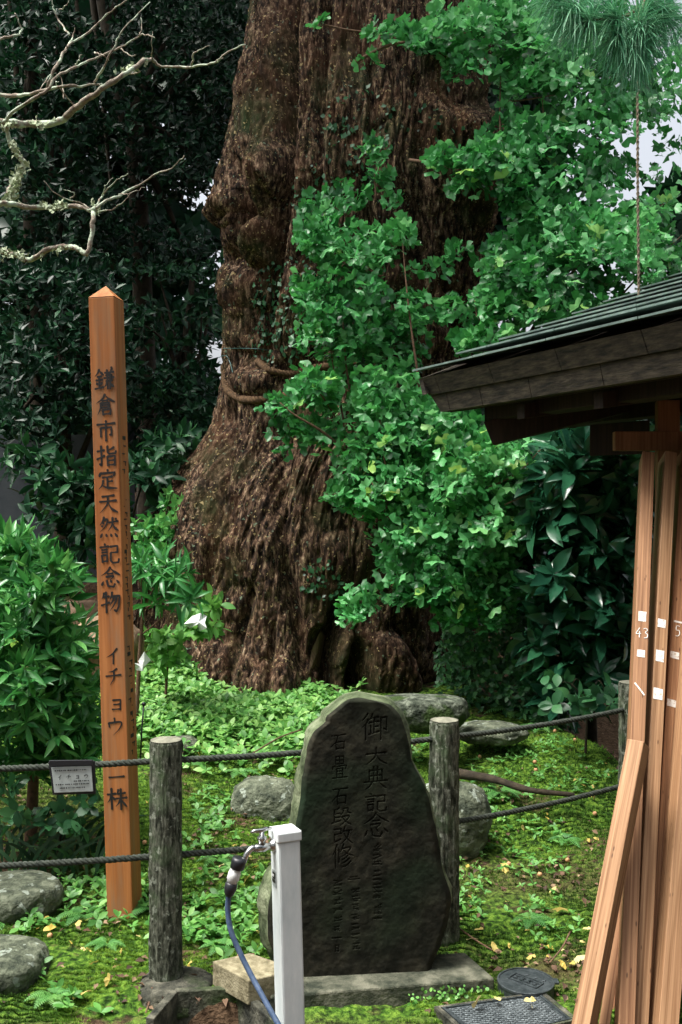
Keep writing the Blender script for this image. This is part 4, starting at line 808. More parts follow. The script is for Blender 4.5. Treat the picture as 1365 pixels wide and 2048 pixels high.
# ------------------------------------------------------------------ log posts and footings
LOGS = [('left log fence post on its concrete footing, nearest', 332, 1970, 3.16, .776), ('middle log fence post behind the right edge of the carved stone', 889, 1905, 3.48, .772), ('far right log fence post half hidden by the leaning boards', 1264, 1800, 4.0, .815)]
for k, (lab, px, py, d, top) in enumerate(LOGS):
    x = (px-682.5)/F*d; t = thing('log_post', (x, d, 0), lab, 'fence post', 'log posts of the rope fence')
    nth, nzz = 110, 260; a, z = np.meshgrid(np.linspace(0, 2*math.pi, nth, endpoint=False), np.linspace(-.08, top, nzz))
    pn = np.stack([np.cos(a)*4, np.sin(a)*4, z*7+k*9], -1)
    r_ = .0515*(1+.05*(fbm(pn*.4, 2, 80+k)-.5)*2) + ((1-np.abs(2*fbm(pn*np.array([1.7, 1.7, 1]), 3, 90+k)-1))-.7)*-.009 + (fbm(pn*4, 2, 95)-.5)*.005
    r_ = np.where(z > top-.004, r_*.96, r_)
    V = np.stack([x+r_*np.cos(a), d+r_*np.sin(a), z], -1).reshape(-1, 3); id_ = np.arange(nth*nzz).reshape(nzz, nth); nx_ = np.roll(id_, -1, 1)
    add('bark', V, np.stack([id_[:-1], nx_[:-1], nx_[1:], id_[1:]], -1).reshape(-1, 4), M['logbark'], t, True)
    top_r = r_[-1]; aa = a[-1]; rings = []; 
    for q in (1, .7, .4, .15): rings.append(np.stack([x+top_r*q*np.cos(aa), d+top_r*q*np.sin(aa), np.full(nth, top+.001+.003*(1-q)+.001*math.sin(q*40))], -1))
    V = np.vstack(rings); idr = np.arange(4*nth).reshape(4, nth); nxr = np.roll(idr, -1, 1)
    add('cut_top', V, [tuple(f) for f in np.stack([idr[:-1], nxr[:-1], nxr[1:], idr[1:]], -1).reshape(-1, 4)]+[tuple(idr[-1])], M['logtop'], t)
rock('concrete_footing', ((352-682.5)/F*3.13, 3.13, -.012), (.125, .115, .065), 'concrete', 'rough concrete footing round the foot of the left log post', 'footing', seed=31, rough=.2, flat=.6, detail=.10)
zt_ = .11; hb = np.array([((CAMZ-zt_)/(y-1024)*F*(x-682.5)/F, (CAMZ-zt_)/(y-1024)*F, zt_) for x, y in ((425,1922),(497,1961),(600,1938),(500,1905))]); lb_ = hb.copy(); lb_[:, 2] = zt_-.075
o = MB().hexa(np.vstack([lb_, hb])).done('sandy_block', M['brick'], bevel=.004); meta(o, 'pale sandy concrete block beside the white water post', 'block')
# channel with thin walls
ch_ = thing('concrete_channel', P(420, 2100, 2.9), 'open concrete channel at the bottom edge below the left log post', 'channel')
def wallseg(a, b, t, z0, z1, nm):
    a = np.array(a); b = np.array(b); dv = unit(np.array([b[0]-a[0], b[1]-a[1], 0])); nn = np.array([-dv[1], dv[0], 0])*t/2
    lo = [a-nn, b-nn, b+nn, a+nn]; V8 = [np.array([v[0], v[1], z0]) for v in lo] + [np.array([v[0], v[1], z1]) for v in lo]
    return MB().hexa(np.array(V8)).done(nm, M['concrete'], ch_, bevel=.003)
A1 = P(300, 2062, 2.86); A2 = P(350, 2003, 3.03); A3 = P(478, 1993, 3.05); A4 = P(575, 2075, 2.80)
for a, b in ((A1, A2), (A2, A3), (A3, A4)): wallseg(a, b, .026, -.16, .046, 'channel_wall')
MB().hexa(np.array([[A1[0], 2.6, -.16], [A4[0], 2.6, -.16], [A3[0], A3[1], -.16], [A2[0], A2[1], -.16], [A1[0], 2.6, -.12], [A4[0], 2.6, -.12], [A3[0], A3[1], -.12], [A2[0], A2[1], -.12]])).done('channel_floor', M['concrete'], ch_)

# ropes
def rope(pts, label, r=.0105):
    pts = [np.array(p) for p in pts]; out = []
    for a, b in zip(pts[:-1], pts[1:]):
        n = 14
        for k in range(n): t = k/n; q = a+(b-a)*t; q = q+np.array([0, 0, -.012*4*t*(1-t)*np.linalg.norm(b-a)]); out.append(q)
    out.append(pts[-1]); o = twisted(out, r, 20, M['rope'], 3, None, 'rope', 200); meta(o, label, 'rope', 'ropes of the fence'); return o
for z, w1 in ((.712, 'upper'), (.410, 'lower')):
    p0 = np.array([-1.75, 3.02, z+.005]); p1 = np.array([(332-682.5)/F*3.16, 3.16, z]); p2 = np.array([(889-682.5)/F*3.48, 3.48, z]); p3 = np.array([(1264-682.5)/F*4.0, 4.0, z])
    rope([p0, p1, p2, p3, p3+np.array([.5, .4, 0])], w1 + ' dark twisted rope threaded through the log posts')

# little name plate hung on the upper rope
sg = thing('name_plate', P(148, 1522, 3.06), 'small grey plate in a dark frame hanging from the upper rope', 'sign')
def quad_plate(c4, d, thick, name, mat, off=0): 
    fr = [P(x, y, d-off) for x, y in c4]; bk = [p+np.array([0, thick, 0]) for p in fr]
    return MB().hexa(np.array([fr[3], fr[2], bk[2], bk[3], fr[0], fr[1], bk[1], bk[0]])).done(name, mat, sg, bevel=.0015)
quad_plate([(97,1524),(190,1522),(192,1588),(106,1590)], 3.05, .006, 'frame', M['black'])
quad_plate([(103,1535),(183,1532),(187,1583),(109,1586)], 3.045, .003, 'plate', M['plate'], .002)
quad_plate([(98,1521),(186,1520),(186,1530),(102,1533)], 3.042, .006, 'top_strip', M['black'], .004)
for k, chx in enumerate('イチョウ'):
    V, F_ = ink_char(chx, .0145, 8); V = V + P(121+k*17.5, 1554-k*.8, 3.045) + np.array([0, -.0045, 0]); add('character', V, F_, M['ink'], sg)
mb = MB()
for row, (y, x0, x1) in enumerate([(1541,112,176),(1563,150,178),(1569,114,180),(1576,122,172)]):
    x = x0
    while x < x1:
        wv = random.uniform(1.5, 3.2); mb.box(P(x, y-(x-110)*.04, 3.045)+np.array([0, -.0042, 0]), (wv/F*3.04, .0006, random.uniform(1.5, 3.0)/F*3.04)); x += wv+random.uniform(.8, 2.5)
mb.done('small_print', M['ink'], sg)

# ------------------------------------------------------------------ carved stone
st = thing('carved_stone', P(730, 1975, 3.12), 'dark upright inscribed stone with carved vertical characters', 'monument')
SD = 3.12
outl = np.array([(718,1394),(745,1400),(780,1409),(803,1436),(815,1475),(826,1525),(848,1568),(864,1620),(876,1680),(886,1740),(902,1790),(900,1825),(886,1880),(868,1925),(856,1958),(800,1972),(700,1985),(604,1998),(575,1960),(553,1915),(538,1880),(536,1830),(548,1770),(575,1720),(590,1665),(600,1600),(606,1545),(613,1505),(624,1470),(648,1446),(655,1430),(690,1404)], float)
oc = curve_pts(np.vstack([outl, outl[:1]]), 6)[:-1]; oc = oc + (fbm(np.stack([oc[:, 0]/14, oc[:, 1]/14, 0*oc[:, 0]], -1), 3, 6)[:, None]-.5)*5
rows_y = np.linspace(1395, 1990, 560); colu = np.linspace(0, 1, 380)
xe = np.empty((len(rows_y), 2))
seg_a = oc; seg_b = np.roll(oc, -1, 0)
for i, y in enumerate(rows_y):
    yy = min(max(y, oc[:, 1].min()+.3), oc[:, 1].max()-.3); c = (seg_a[:, 1] <= yy) != (seg_b[:, 1] <= yy)
    xx_ = seg_a[c, 0] + (yy-seg_a[c, 1])/(seg_b[c, 1]-seg_a[c, 1])*(seg_b[c, 0]-seg_a[c, 0]); xe[i] = xx_.min(), xx_.max()
PXg = xe[:, :1] + (xe[:, 1:]-xe[:, :1])*colu[None]; PYg = np.repeat(rows_y[:, None], len(colu), 1)
edge_r = np.minimum(colu, 1-colu)[None]*(xe[:, 1:]-xe[:, :1]); topd = np.minimum(PYg-1394, 40)
carve = np.zeros(PXg.shape)
def carve_char(ch, cx_, cy_, sx, sy, dep=.0055, wt=3.0, shear=0.0):
    for s_ in K[ch]:
        c, wv = stroke_pts(s_, 5); q = np.stack([cx_+(c[:, 0]-50)/100*sx, cy_+(c[:, 1]-50)/100*sy - (c[:, 0]-50)/100*sx*.06], 1); wr = wv*wt*sx/100
        x0, x1, y0, y1 = q[:, 0].min()-5, q[:, 0].max()+5, q[:, 1].min()-5, q[:, 1].max()+5
        r0, r1 = np.searchsorted(rows_y, [y0, y1]); sub = (slice(r0, r1), slice(None))
        X_ = PXg[sub]; Y_ = PYg[sub]; msk = (X_ > x0) & (X_ < x1)
        if not msk.any(): continue
        best = np.full(X_.shape, 9.); xm, ym = X_[msk], Y_[msk]; bb = np.full(xm.shape, 9.)
        for i in range(len(q)-1):
            a = q[i]; b = q[i+1]; ab = b-a; t = np.clip(((xm-a[0])*ab[0]+(ym-a[1])*ab[1])/(ab.dot(ab)+1e-9), 0, 1)
            dd = np.hypot(xm-a[0]-t*ab[0], ym-a[1]-t*ab[1])/(wr[i]*(1-t)+wr[i+1]*t+.25); bb = np.minimum(bb, dd)
        best[msk] = bb; carve[sub] = np.maximum(carve[sub], np.clip(1.25-best, 0, 1)*dep)
for ch, cx_, cy_, sx, sy in [('御',750,1453,54,54),('大',753,1513,46,36),('典',752,1556,48,46),('記',753,1606,44,40),('念',753,1652,52,52),
                             ('石',678,1484,34,34),('畳',680,1535,32,46),('石',681,1592,36,36),('段',684,1633,40,38),('改',686,1671,40,36),('修',687,1712,44,48)]: carve_char(ch, cx_, cy_, sx, sy)
carve_char('二', 708, 1756, 24, 8, .0035, 6); carve_char('一', 674, 1876, 20, 6, .0035, 7); carve_char('日', 675, 1897, 12, 14, .003, 9)
rs = random.Random(4)
for cx_, ys_ in ((755, range(1695, 1840, 17)), (676, range(1766, 1868, 18)), (712, range(1778, 1905, 19))):
    for y in ys_:
        for _ in range(4):           # weathered small characters that can no longer be read
            K['_'] = [S_(rs.choice('hhp'), (rs.uniform(0, 30), rs.uniform(0, 100)), (rs.uniform(60, 100), rs.uniform(0, 100)))] if rs.random() < .4 else [S_('h', (rs.uniform(0, 30), y_ := rs.uniform(0, 100)), (rs.uniform(60, 100), y_-6))]
            carve_char('_', cx_, y, 17, 14, .003, 7)
# surface: gently bulging face with a chipped round edge
ed = np.clip(1-np.minimum(edge_r, topd)/12, 0, 1)**2*.02
yaw = .10
dep = SD + (PXg-730)/F*SD*yaw + ed + carve + (fbm(np.stack([PXg/60, PYg/60, 0*PXg], -1), 4, 15)-.5)*.008 + (fbm(np.stack([PXg/9, PYg/9, 0*PXg], -1), 3, 16)-.5)*.0022
FV = np.stack([(PXg-682.5)/F*dep, dep, CAMZ-(PYg-1024)/F*dep], -1)
nr_, nc = PXg.shape; id_ = np.arange(nr_*nc).reshape(nr_, nc)
Fq = np.stack([id_[:-1, :-1], id_[1:, :-1], id_[1:, 1:], id_[:-1, 1:]], -1).reshape(-1, 4)
add('inscribed_face', FV.reshape(-1, 3), Fq, M['stele'], st, True)
# rough body behind the face, spreading a little wider on the left
bd = np.vstack([FV[:, 0], FV[::-1, -1]]); bd = bd[::5]; nb = len(bd); cen = bd.mean(0)
rings = []
for q, (back, grow) in enumerate([(0.0, 1.0), (.02, 1.012), (.05, 1.03), (.09, 1.035), (.125, 1.0), (.15, .9)]):
    r3 = cen+(bd-cen)*np.array([grow, 1, 1+(grow-1)*.3]); r3 = r3.copy(); r3[:, 1] = bd[:, 1]+back
    left = np.clip((cen[0]-r3[:, 0])/.25, 0, 1); r3[:, 0] -= left*back*.42*np.interp(r3[:, 2], [0, .4, .9], [.9, .6, .5])
    r3 += (fbm(r3*16, 3, 77)[:, None]-.5)*np.array([.03, .012, .018])*(q > 0); rings.append(r3)
V = np.vstack(rings+[cen[None]+np.array([[0, .16, 0]])]); idr = np.arange(6*nb).reshape(6, nb); nxr = np.roll(idr, -1, 1)
add('rough_side', V, [tuple(f) for f in np.stack([idr[:-1], nxr[:-1], nxr[1:], idr[1:]], -1).reshape(-1, 4)]+[(idr[-1][k], nxr[-1][k], 6*nb) for k in range(nb)], M['steleside'], st, True)
# plinth
z1 = .052
pl = np.array([P(560,1995,3.03), P(990,1957,3.16), P(925,1905,3.50), P(560,1930,3.40)]); lo = pl.copy(); lo[:, 2] = -.10; hi = pl.copy(); hi[:, 2] = z1
hi[0] = P(545, 1992, (CAMZ-z1)/(1992-1024)*F); 
def onz(px, py, z): d = (CAMZ-z)/(py-1024)*F; return P(px, py, d)
hi = np.array([onz(540,1993,z1), onz(990,1956,z1), onz(930,1904,z1), onz(560,1925,z1)]); lo = hi.copy(); lo[:, 2] = -.1; lo[:2, 1] -= .004
o = MB().hexa(np.vstack([lo, hi])).done('stone_plinth', M['slab'], bevel=.006); meta(o, 'mossy stone plinth under the carved stone', 'plinth')
# tiny round-leaved creeper on the plinth
tp = []
for _ in range(230):
    x = random.gauss(905, 38); y = random.gauss(1998, 17); 
    q = (x-540)/450.; yt = 1993-37*q
    if y < yt+4: continue
    f = lo[0]*(1-q)+lo[1]*q; d = f[1]; tp.append([(x-682.5)/F*d, d-.008-random.random()*.012, CAMZ-(y-1024)/F*d])
tp = np.array(tp); crp = thing('plinth_creeper', tp.mean(0)-np.array([0,0,.05]), 'tiny round-leaved creeper on the front of the stone plinth', 'creeper')
dsc = (np.array([(math.cos(a)*.5, math.sin(a)*.5, 0) for a in np.linspace(0, 6.28, 7)[:-1]]), [(0,1,2),(0,2,3),(0,3,4),(0,4,5)])
V, F_, T = cloud(dsc, tp, frames(rng.normal(0, 1, tp.shape), rng.normal(0, .3, tp.shape)+np.array([0, -1, .8])), .010*(1+rng.uniform(-.3, .4, len(tp))), .4+.5*rng.random(len(tp)))
add('leaf_mass', V, F_, M['cover'], crp, False, T, 'stuff')

# ------------------------------------------------------------------ iron lids
rl = thing('round_lid', onz(1052, 1968, .03), 'round cast-iron lid in the ground right of the plinth', 'manhole lid')
cL = onz(1052, 1964, .03); rL = .089
MB().lathe([(rL*.98, -.06), (rL*.98, -.004), (rL, -.002), (rL, .006), (rL*.93, .007), (rL*.93, .003), (.001, .003)], cL, n=40).done('lid', M['iron'], rl, bevel=.001)
MB().box(cL+np.array([rL*.98, .0, .002]), (.03, .03, .008)).done('hinge', M['iron'], rl, bevel=.002)
mb = MB(); ca, sa = math.cos(-.75), math.sin(-.75); rot = np.array([(ca,-sa,0),(sa,ca,0),(0,0,1)])
def lb(x, y, sx, sy): mb.box(cL+rot@np.array([x, y, .005]), (sx, sy, .004), rot)
lb(0, .022, .10, .004); lb(0, -.022, .10, .004); lb(-.05, 0, .004, .044); lb(.05, 0, .004, .044)
for k in range(4): lb(-.034+k*.023, .008, .014, .003); lb(-.034+k*.023, -.008, .014, .003); lb(-.034+k*.023, 0, .003, .022)
for k in range(3): mb.tube([cL+rot@np.array([-.02+.03*k+.006*math.sin(j), .032+.006*j*.7, .005]) for j in range(4)], .002, 4)
mb.done('raised_marks', M['iron'], rl)
sl = thing('meter_box_lid', onz(1000, 2010, .02), 'rectangular patterned iron lid at the bottom right of the plinth', 'utility lid')
zc = .03; q4 = np.array([onz(868,2012,zc), onz(1088,1982,zc), onz(1158,2038,zc), onz(950,2085,zc)])
fr_c = q4.mean(0)
def q_at(u, v): return (q4[0]*(1-u)*(1-v)+q4[1]*u*(1-v)+q4[2]*u*v+q4[3]*(1-u)*v)
def pslab(u0, u1, v0, v1, za, zb, mb):
    c = [q_at(u0, v1), q_at(u1, v1), q_at(u1, v0), q_at(u0, v0)]; mb.hexa(np.array([np.array([p[0], p[1], za]) for p in c]+[np.array([p[0], p[1], zb]) for p in c]))
mb = MB(); pslab(0, 1, 0, .045, -.06, zc, mb); pslab(0, 1, .955, 1, -.06, zc, mb); pslab(0, .045, .045, .955, -.06, zc, mb); pslab(.955, 1, .045, .955, -.06, zc, mb); mb.done('frame', M['concrete'], sl, bevel=.002)
mb = MB(); pslab(.055, .945, .055, .945, -.03, zc-.004, mb); mb.done('plate', M['iron'], sl)
mb = MB(); pslab(.055, .945, .055, .075, zc-.004, zc, mb); pslab(.055, .945, .925, .945, zc-.004, zc, mb); pslab(.055, .075, .075, .925, zc-.004, zc, mb); pslab(.925, .945, .075, .925, zc-.004, zc, mb); mb.done('rim', M['iron'], sl)
mb = MB(); nd = 15
for k in range(-nd, 2*nd):
    for sgn in (1, -1):
        t0 = k/nd; a = (max(t0, 0), max(-t0, 0)) ; pts_ = []
        for s in np.linspace(0, 1, 60):
            u = s; v = (t0+s) if sgn > 0 else (t0+1-s)
            if .1 < u < .9 and .1 < v < .9: pts_.append((u, v))
        if len(pts_) > 2:
            a, b = q_at(*pts_[0]), q_at(*pts_[-1]); mb.tube([a+np.array([0, 0, -.0035]), b+np.array([0, 0, -.0035])], .0022, 4)
mb.done('diamond_ribs', M['iron'], sl)

# ------------------------------------------------------------------ water post with tap and hose
wd_ = 2.72
tpz = onz
wp = thing('water_post', (P(580, 2100, wd_)[0], wd_, 0), 'white square water post with a chrome tap', 'standpipe')
ang = R(27); ca, sa = math.cos(ang), math.sin(ang)
# faces: a narrow left face and a wide right face share the front edge
e_r = np.array([math.cos(R(-22)*-1), math.sin(R(22)), 0]); e_l = np.array([-math.sin(R(22)), math.cos(R(22)), 0]); e_l = np.array([-.42, .907, 0]); e_r = np.array([.907, .42, 0])
wf = P(557, 1680, wd_); side = .066
tilt = (P(570, 2048, wd_)-P(560, 1680, wd_)); tilt = tilt/ -tilt[2]           # moves right going down
def wcol(z): return wf + (wf[2]-z)*np.array([tilt[0]*1.0, 0, 0])*1 + np.array([0, 0, z-wf[2]])
def wpblock(z0, z1, grow, nm, mat, bev):
    V = []
    for z in (z0, z1):
        f = wcol(z)-(e_r+e_l)*grow; s = side+2*grow; V += [f, f+e_r*s, f+e_r*s+e_l*s, f+e_l*s]
    return MB().hexa(np.array(V)).done(nm, mat, wp, bevel=bev)
ztop = CAMZ-(1686-1024)/F*wd_
wpblock(-.1, ztop, 0, 'column', M['vinyl'], .006); wpblock(ztop-.002, ztop+.026, .0035, 'cap', M['vinyl'], .004)
# small sticker on the left face
c = wcol(CAMZ-(1765-1024)/F*wd_)+e_l*side*.55-e_r*.0012
def stk(c, a, b, mat, nm, off=0):
    V = []
    for s in (0, .0006): 
        o_ = c-e_r*(off+s); V += [o_-e_l*a-np.array([0,0,b]), o_+e_l*a-np.array([0,0,b]), o_+e_l*a+np.array([0,0,b]), o_-e_l*a+np.array([0,0,b])]
    return MB().hexa(np.array(V)).done(nm, mat, wp)
stk(c, .015, .022, M['plate'], 'sticker'); stk(c+np.array([0,0,.008]), .010, .009, M['ink'], 'sticker_mark', .001); stk(c-np.array([0,0,.007]), .012, .004, M['ink'], 'sticker_band', .001)
stk(c+np.array([0,0,.008])+e_l*.002, .005, .003, M['paper'], 'sticker_gap', .002)
# tap leaves the left face
tapc = wcol(CAMZ-(1698-1024)/F*wd_)+e_l*side*.55
tp_ = thing('tap', tapc, 'chrome garden tap with lever handle fixed to the white post', 'tap')
od = unit(-e_r*1.0+np.array([0,-.1,0]))
def at_(s, z): return tapc+od*s+np.array([0, 0, z])
MB().lathe([(.0, 0), (.019, .0), (.019, .004), (.010, .012), (.009, .014)], tapc, od, 20).done('flange', M['chrome'], tp_, True)
MB().tube([at_(.0, 0), at_(.018, -.001), at_(.03, -.001), at_(.05, 0), at_(.062, 0)], [.009, .0085, .013, .012, .009], 14).done('tap_body', M['chrome'], tp_, True)
MB().lathe([(.010, -.004), (.010, .014), (.013, .016), (.013, .024), (.007, .028), (.006, .040), (.001, .040)], at_(.036, .004), (0,0,1), 16).done('bonnet', M['chrome'], tp_, True)
MB().tube([at_(.006, .047), at_(.022, .049), at_(.036, .046), at_(.056, .048), at_(.070, .046)], [.003, .0055, .0065, .0055, .003], 10).done('handle', M['chrome'], tp_, True)
c = curve_pts([at_(.05, 0), at_(.066, .002), at_(.082, -.012), at_(.090, -.032)], 6); MB().tube(c, np.linspace(.009, .0075, len(c)), 12).done('spout', M['chrome'], tp_, True)
hc = thing('hose', at_(.09, -.03), 'blue hose with black and white connector running down from the tap', 'hose')
a0 = P(478, 1724, 2.68); a1 = P(470, 1752, 2.68); 
def seg(p0, p1, prof, nm, mat, n=20):
    dv = p1-p0; L_ = np.linalg.norm(dv); MB().lathe([(r, h*L_) for r, h in prof], p0, dv, n).done(nm, mat, hc, True)
seg(P(480,1716,2.68), P(474,1738,2.68), [(.004,0),(.0185,.02),(.0195,.3),(.0195,.9),(.015,1)], 'connector_collar', M['black'])
seg(P(473,1737,2.68), P(464,1764,2.68), [(.014,0),(.0145,.1),(.0168,.3),(.0168,.8),(.014,.86),(.014,1)], 'connector_body', M['white'])
seg(P(464,1764,2.68), P(458,1792,2.68), [(.0125,0),(.0165,.1),(.0168,.5),(.013,.85),(.009,1)], 'connector_nut', M['black'])
c = curve_pts([P(458,1788,2.68), P(456,1820,2.68), P(462,1860,2.67), P(478,1900,2.66), P(500,1945,2.64), P(527,1995,2.6), P(555,2045,2.56), P(595,2110,2.5), P(680,2200,2.4)], 8)
c[:, 2] = np.maximum(c[:, 2], .02); MB().tube(c, .0075, 12).done('hose_pipe', M['hose'], hc, True)

# ------------------------------------------------------------------ roofed stand at right
ET = np.array([.35, 4.47, 2.10]); ee = np.array([.468, -.884, 0]); uu = np.array([.884, .468, 0])
def rp(s, dup, z): return ET+ee*s+uu*dup+np.array([0, 0, z])
SK = -.239          # the verge runs outwards as it climbs
def rz(dup): return .325*dup+.016*dup*dup
kiosk = thing('roofed_stand', rp(1.0, .5, -2.1), 'small timber stand with green copper-shingled roof at right edge', 'shelter')
NC = 8; cw = .29; pl_len = .46
for c_ in range(NC):
    row0 = SK*c_*cw; s = row0 - (.23 if c_ % 2 else 0)
    while s < 2.5:
        s0 = max(s, row0-.012); s1 = min(s+pl_len-.004, 2.5); d0, d1 = c_*cw-.035, (c_+1)*cw+.004
        if s1-s0 > .03:
            zz0 = rz(c_*cw)+(.050 if c_ else .036); zz1 = rz((c_+1)*cw)+.004; lift = np.random.default_rng(c_*50+int(s*10)+9).uniform(-.0015, .0015)
            V = [rp(s0, d0, zz0-.008), rp(s1, d0, zz0-.008), rp(s1, d1, zz1-.008), rp(s0, d1, zz1-.008), rp(s0, d0, zz0+lift), rp(s1, d0, zz0-lift), rp(s1, d1, zz1), rp(s0, d1, zz1)]
            MB().hexa(np.array(V)).done('shingle', M['copper'], kiosk)
        s += pl_len
def prism_s(s0, s1, prof, nm, mat, bev=0, s0b=None):
    """profile in (upslope, z) swept along the eave"""
    n = len(prof); V = [rp(s0 + (0 if s0b is None else s0b[k]), a, b) for k, (a, b) in enumerate(prof)]+[rp(s1, a, b) for a, b in prof]
    return MB().put(V, [tuple(range(n)), tuple(range(2*n-1, n-1, -1))]+[(k, n+k, n+(k+1)%n, (k+1)%n)[::-1] for k in range(n)]).done(nm, mat, kiosk, bevel=bev)
cuts = [0.0, .13, .52, .93, 1.36, 1.82, 2.5]
for a, b in zip(cuts[:-1], cuts[1:]): prism_s(a+.002, b-.002, [(-.004, -.002), (.03, -.078), (.065, -.078), (.06, .003)], 'fascia_board', M['fascia'], s0b=(0, .035, .035, 0) if a == 0 else None)
cuts2 = [.035, .16, .40, .72, 1.12, 1.60, 2.08, 2.5]
for a, b in zip(cuts2[:-1], cuts2[1:]): prism_s(a+.002, b-.002, [(.040, -.080), (.060, -.155), (.10, -.155), (.09, -.080)], 'lower_fascia_board', M['fascia'], s0b=(0, .05, .05, 0) if a == .035 else None)
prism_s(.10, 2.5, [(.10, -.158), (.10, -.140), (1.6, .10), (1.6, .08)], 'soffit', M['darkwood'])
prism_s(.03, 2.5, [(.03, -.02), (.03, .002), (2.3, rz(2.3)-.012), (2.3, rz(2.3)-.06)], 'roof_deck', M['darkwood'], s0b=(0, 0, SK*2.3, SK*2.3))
# verge fascia along the hidden far edge
V = [rp(.0, .0, -.003), rp(.03, .0, -.003), rp(SK*2.3+.03, 2.3, rz(2.3)-.0), rp(SK*2.3, 2.3, rz(2.3)-.0)]; V2 = [v+np.array([0, 0, -.075])+ee*.03 for v in V]
MB().hexa(np.array(V2+V)).done('verge_board', M['fascia'], kiosk)
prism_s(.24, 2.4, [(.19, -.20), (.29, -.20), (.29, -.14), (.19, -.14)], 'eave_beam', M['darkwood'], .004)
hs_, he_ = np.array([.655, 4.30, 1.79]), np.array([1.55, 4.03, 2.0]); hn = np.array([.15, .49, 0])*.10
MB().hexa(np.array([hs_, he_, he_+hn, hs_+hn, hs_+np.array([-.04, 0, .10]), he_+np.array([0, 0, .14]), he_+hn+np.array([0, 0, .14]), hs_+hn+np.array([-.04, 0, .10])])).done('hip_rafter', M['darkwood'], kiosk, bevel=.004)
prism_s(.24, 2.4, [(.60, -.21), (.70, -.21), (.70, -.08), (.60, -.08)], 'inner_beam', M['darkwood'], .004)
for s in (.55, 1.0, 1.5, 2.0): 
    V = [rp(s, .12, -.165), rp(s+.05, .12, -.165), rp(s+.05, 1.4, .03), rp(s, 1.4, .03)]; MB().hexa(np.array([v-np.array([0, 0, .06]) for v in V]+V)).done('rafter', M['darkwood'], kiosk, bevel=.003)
# pillars and cross ties
pc = np.array([P(1335, 1000, 3.95)[0], 3.95])
def bx(c, s, nm, mat, bev=.003, rz_=0):
    ca, sa = math.cos(rz_), math.sin(rz_); return MB().box(c, s, np.array([(ca,-sa,0),(sa,ca,0),(0,0,1)])).done(nm, mat, kiosk, bevel=bev)
an = math.atan2(ee[1], ee[0])
bx((pc[0], pc[1], .97), (.085, .085, 1.94), 'pillar', M['beamwood'], rz_=an+.9)
bx((pc[0]+.55*ee[0]*1.4, pc[1]+.55*ee[1]*1.4, .97), (.085, .085, 1.94), 'pillar', M['beamwood'], rz_=an+.9)
V0 = P(1228, 885, 3.92); V1 = P(1440, 880, 3.92); MB().box((V0+V1)/2, (abs(V1[0]-V0[0]), .04, .075)).done('cross_tie', M['beamwood'], kiosk, bevel=.003)
V0 = P(1040, 875, 4.2); V1 = P(1290, 880, 4.0); 
MB().hexa(np.array([P(1180,912,4.15), P(1300,908,3.98), P(1300,908,4.05), P(1180,912,4.22), P(1180,850,4.15), P(1300,840,3.98), P(1300,840,4.05), P(1180,850,4.22)])).done('tie_beam', M['darkwood'], kiosk, bevel=.003)
for px, py in ((1292,1083),(1345,1084)):
    d = 3.6; o = MB().tube([P(px-14, py, d), P(px, py-1, d), P(px+1, py-1, d)], [.0022, .0022, .005], 6).done('nail', M['nail']); meta(o, 'long nail sticking out of the %s board under the eave' % ('first' if px < 1300 else 'second'), 'nail')

# ------------------------------------------------------------------ leaning timber boards
def board(top, bot, wd, dp, label, mat, yaw=0.0, extra=None, roll=0):
    T_ = P(*top); B_ = P(*bot); z = unit(T_-B_); x = unit(np.array([math.cos(yaw), math.sin(yaw), 0])); x = unit(x-z*x.dot(z)); y = np.cross(z, x)
    L_ = np.linalg.norm(T_-B_); o = thing('board', B_, label, 'board', 'loose timber leaning under the roofed stand')
    o.rotation_mode = 'QUATERNION'; o.rotation_quaternion = Matrix([(x[k], y[k], z[k]) for k in range(3)]).to_quaternion()
    me = MB().box((0, dp/2, L_/2), (wd, dp, L_)); b = bpy.data.objects.new('plank', rawmesh('plank', np.vstack(me.V), me.F, M[mat])); C.objects.link(b); b.parent = o
    m = b.modifiers.new('bevel', 'BEVEL'); m.width = .002; m.segments = 2
    if extra: extra(o, L_, top, bot)
    return o
def tagbox(o, x, z, sx, sz, mat='tag', nm='tag'):
    me = MB().box((0, 0, 0), (1, 1, 1)); V = np.vstack(me.V)*np.array([sx, .0012, sz])
    # torn edges
    n = 16; ring = []
    for k in range(n):
        a = 2*math.pi*(k+2)/n; c_, s_ = math.cos(a), math.sin(a); q = 1/max(abs(c_), abs(s_)); ring.append((c_*q*sx/2*random.uniform(.93, 1), s_*q*sz/2*random.uniform(.93, 1)))
    V = np.array([(x+a, -.0012, z+b) for a, b in ring]+[(x+a, -.0002, z+b) for a, b in ring]); F_ = [tuple(range(n)), tuple(range(2*n-1, n-1, -1))]+[(k, n+k, n+(k+1)%n, (k+1)%n) for k in range(n)]
    t = bpy.data.objects.new(nm, rawmesh(nm, V, F_, M[mat])); C.objects.link(t); t.parent = o
def zat(py, top, bot, L_):          # distance along the board of a photograph row
    iz = lambda p: 1/p[2]; t = (py-bot[1])/(top[1]-bot[1]); dt = (t/ (1/top[2]) ) ; k = t*bot[2]/(top[2]+(bot[2]-top[2])*t) if False else None
    # perspective-correct interpolation
    s = t; return L_*(s/ (1/bot[2])*0 + (s*bot[2])/(top[2]*(1-s)+s*bot[2]) if False else (s*bot[2])/((1-s)*top[2]+s*bot[2]))
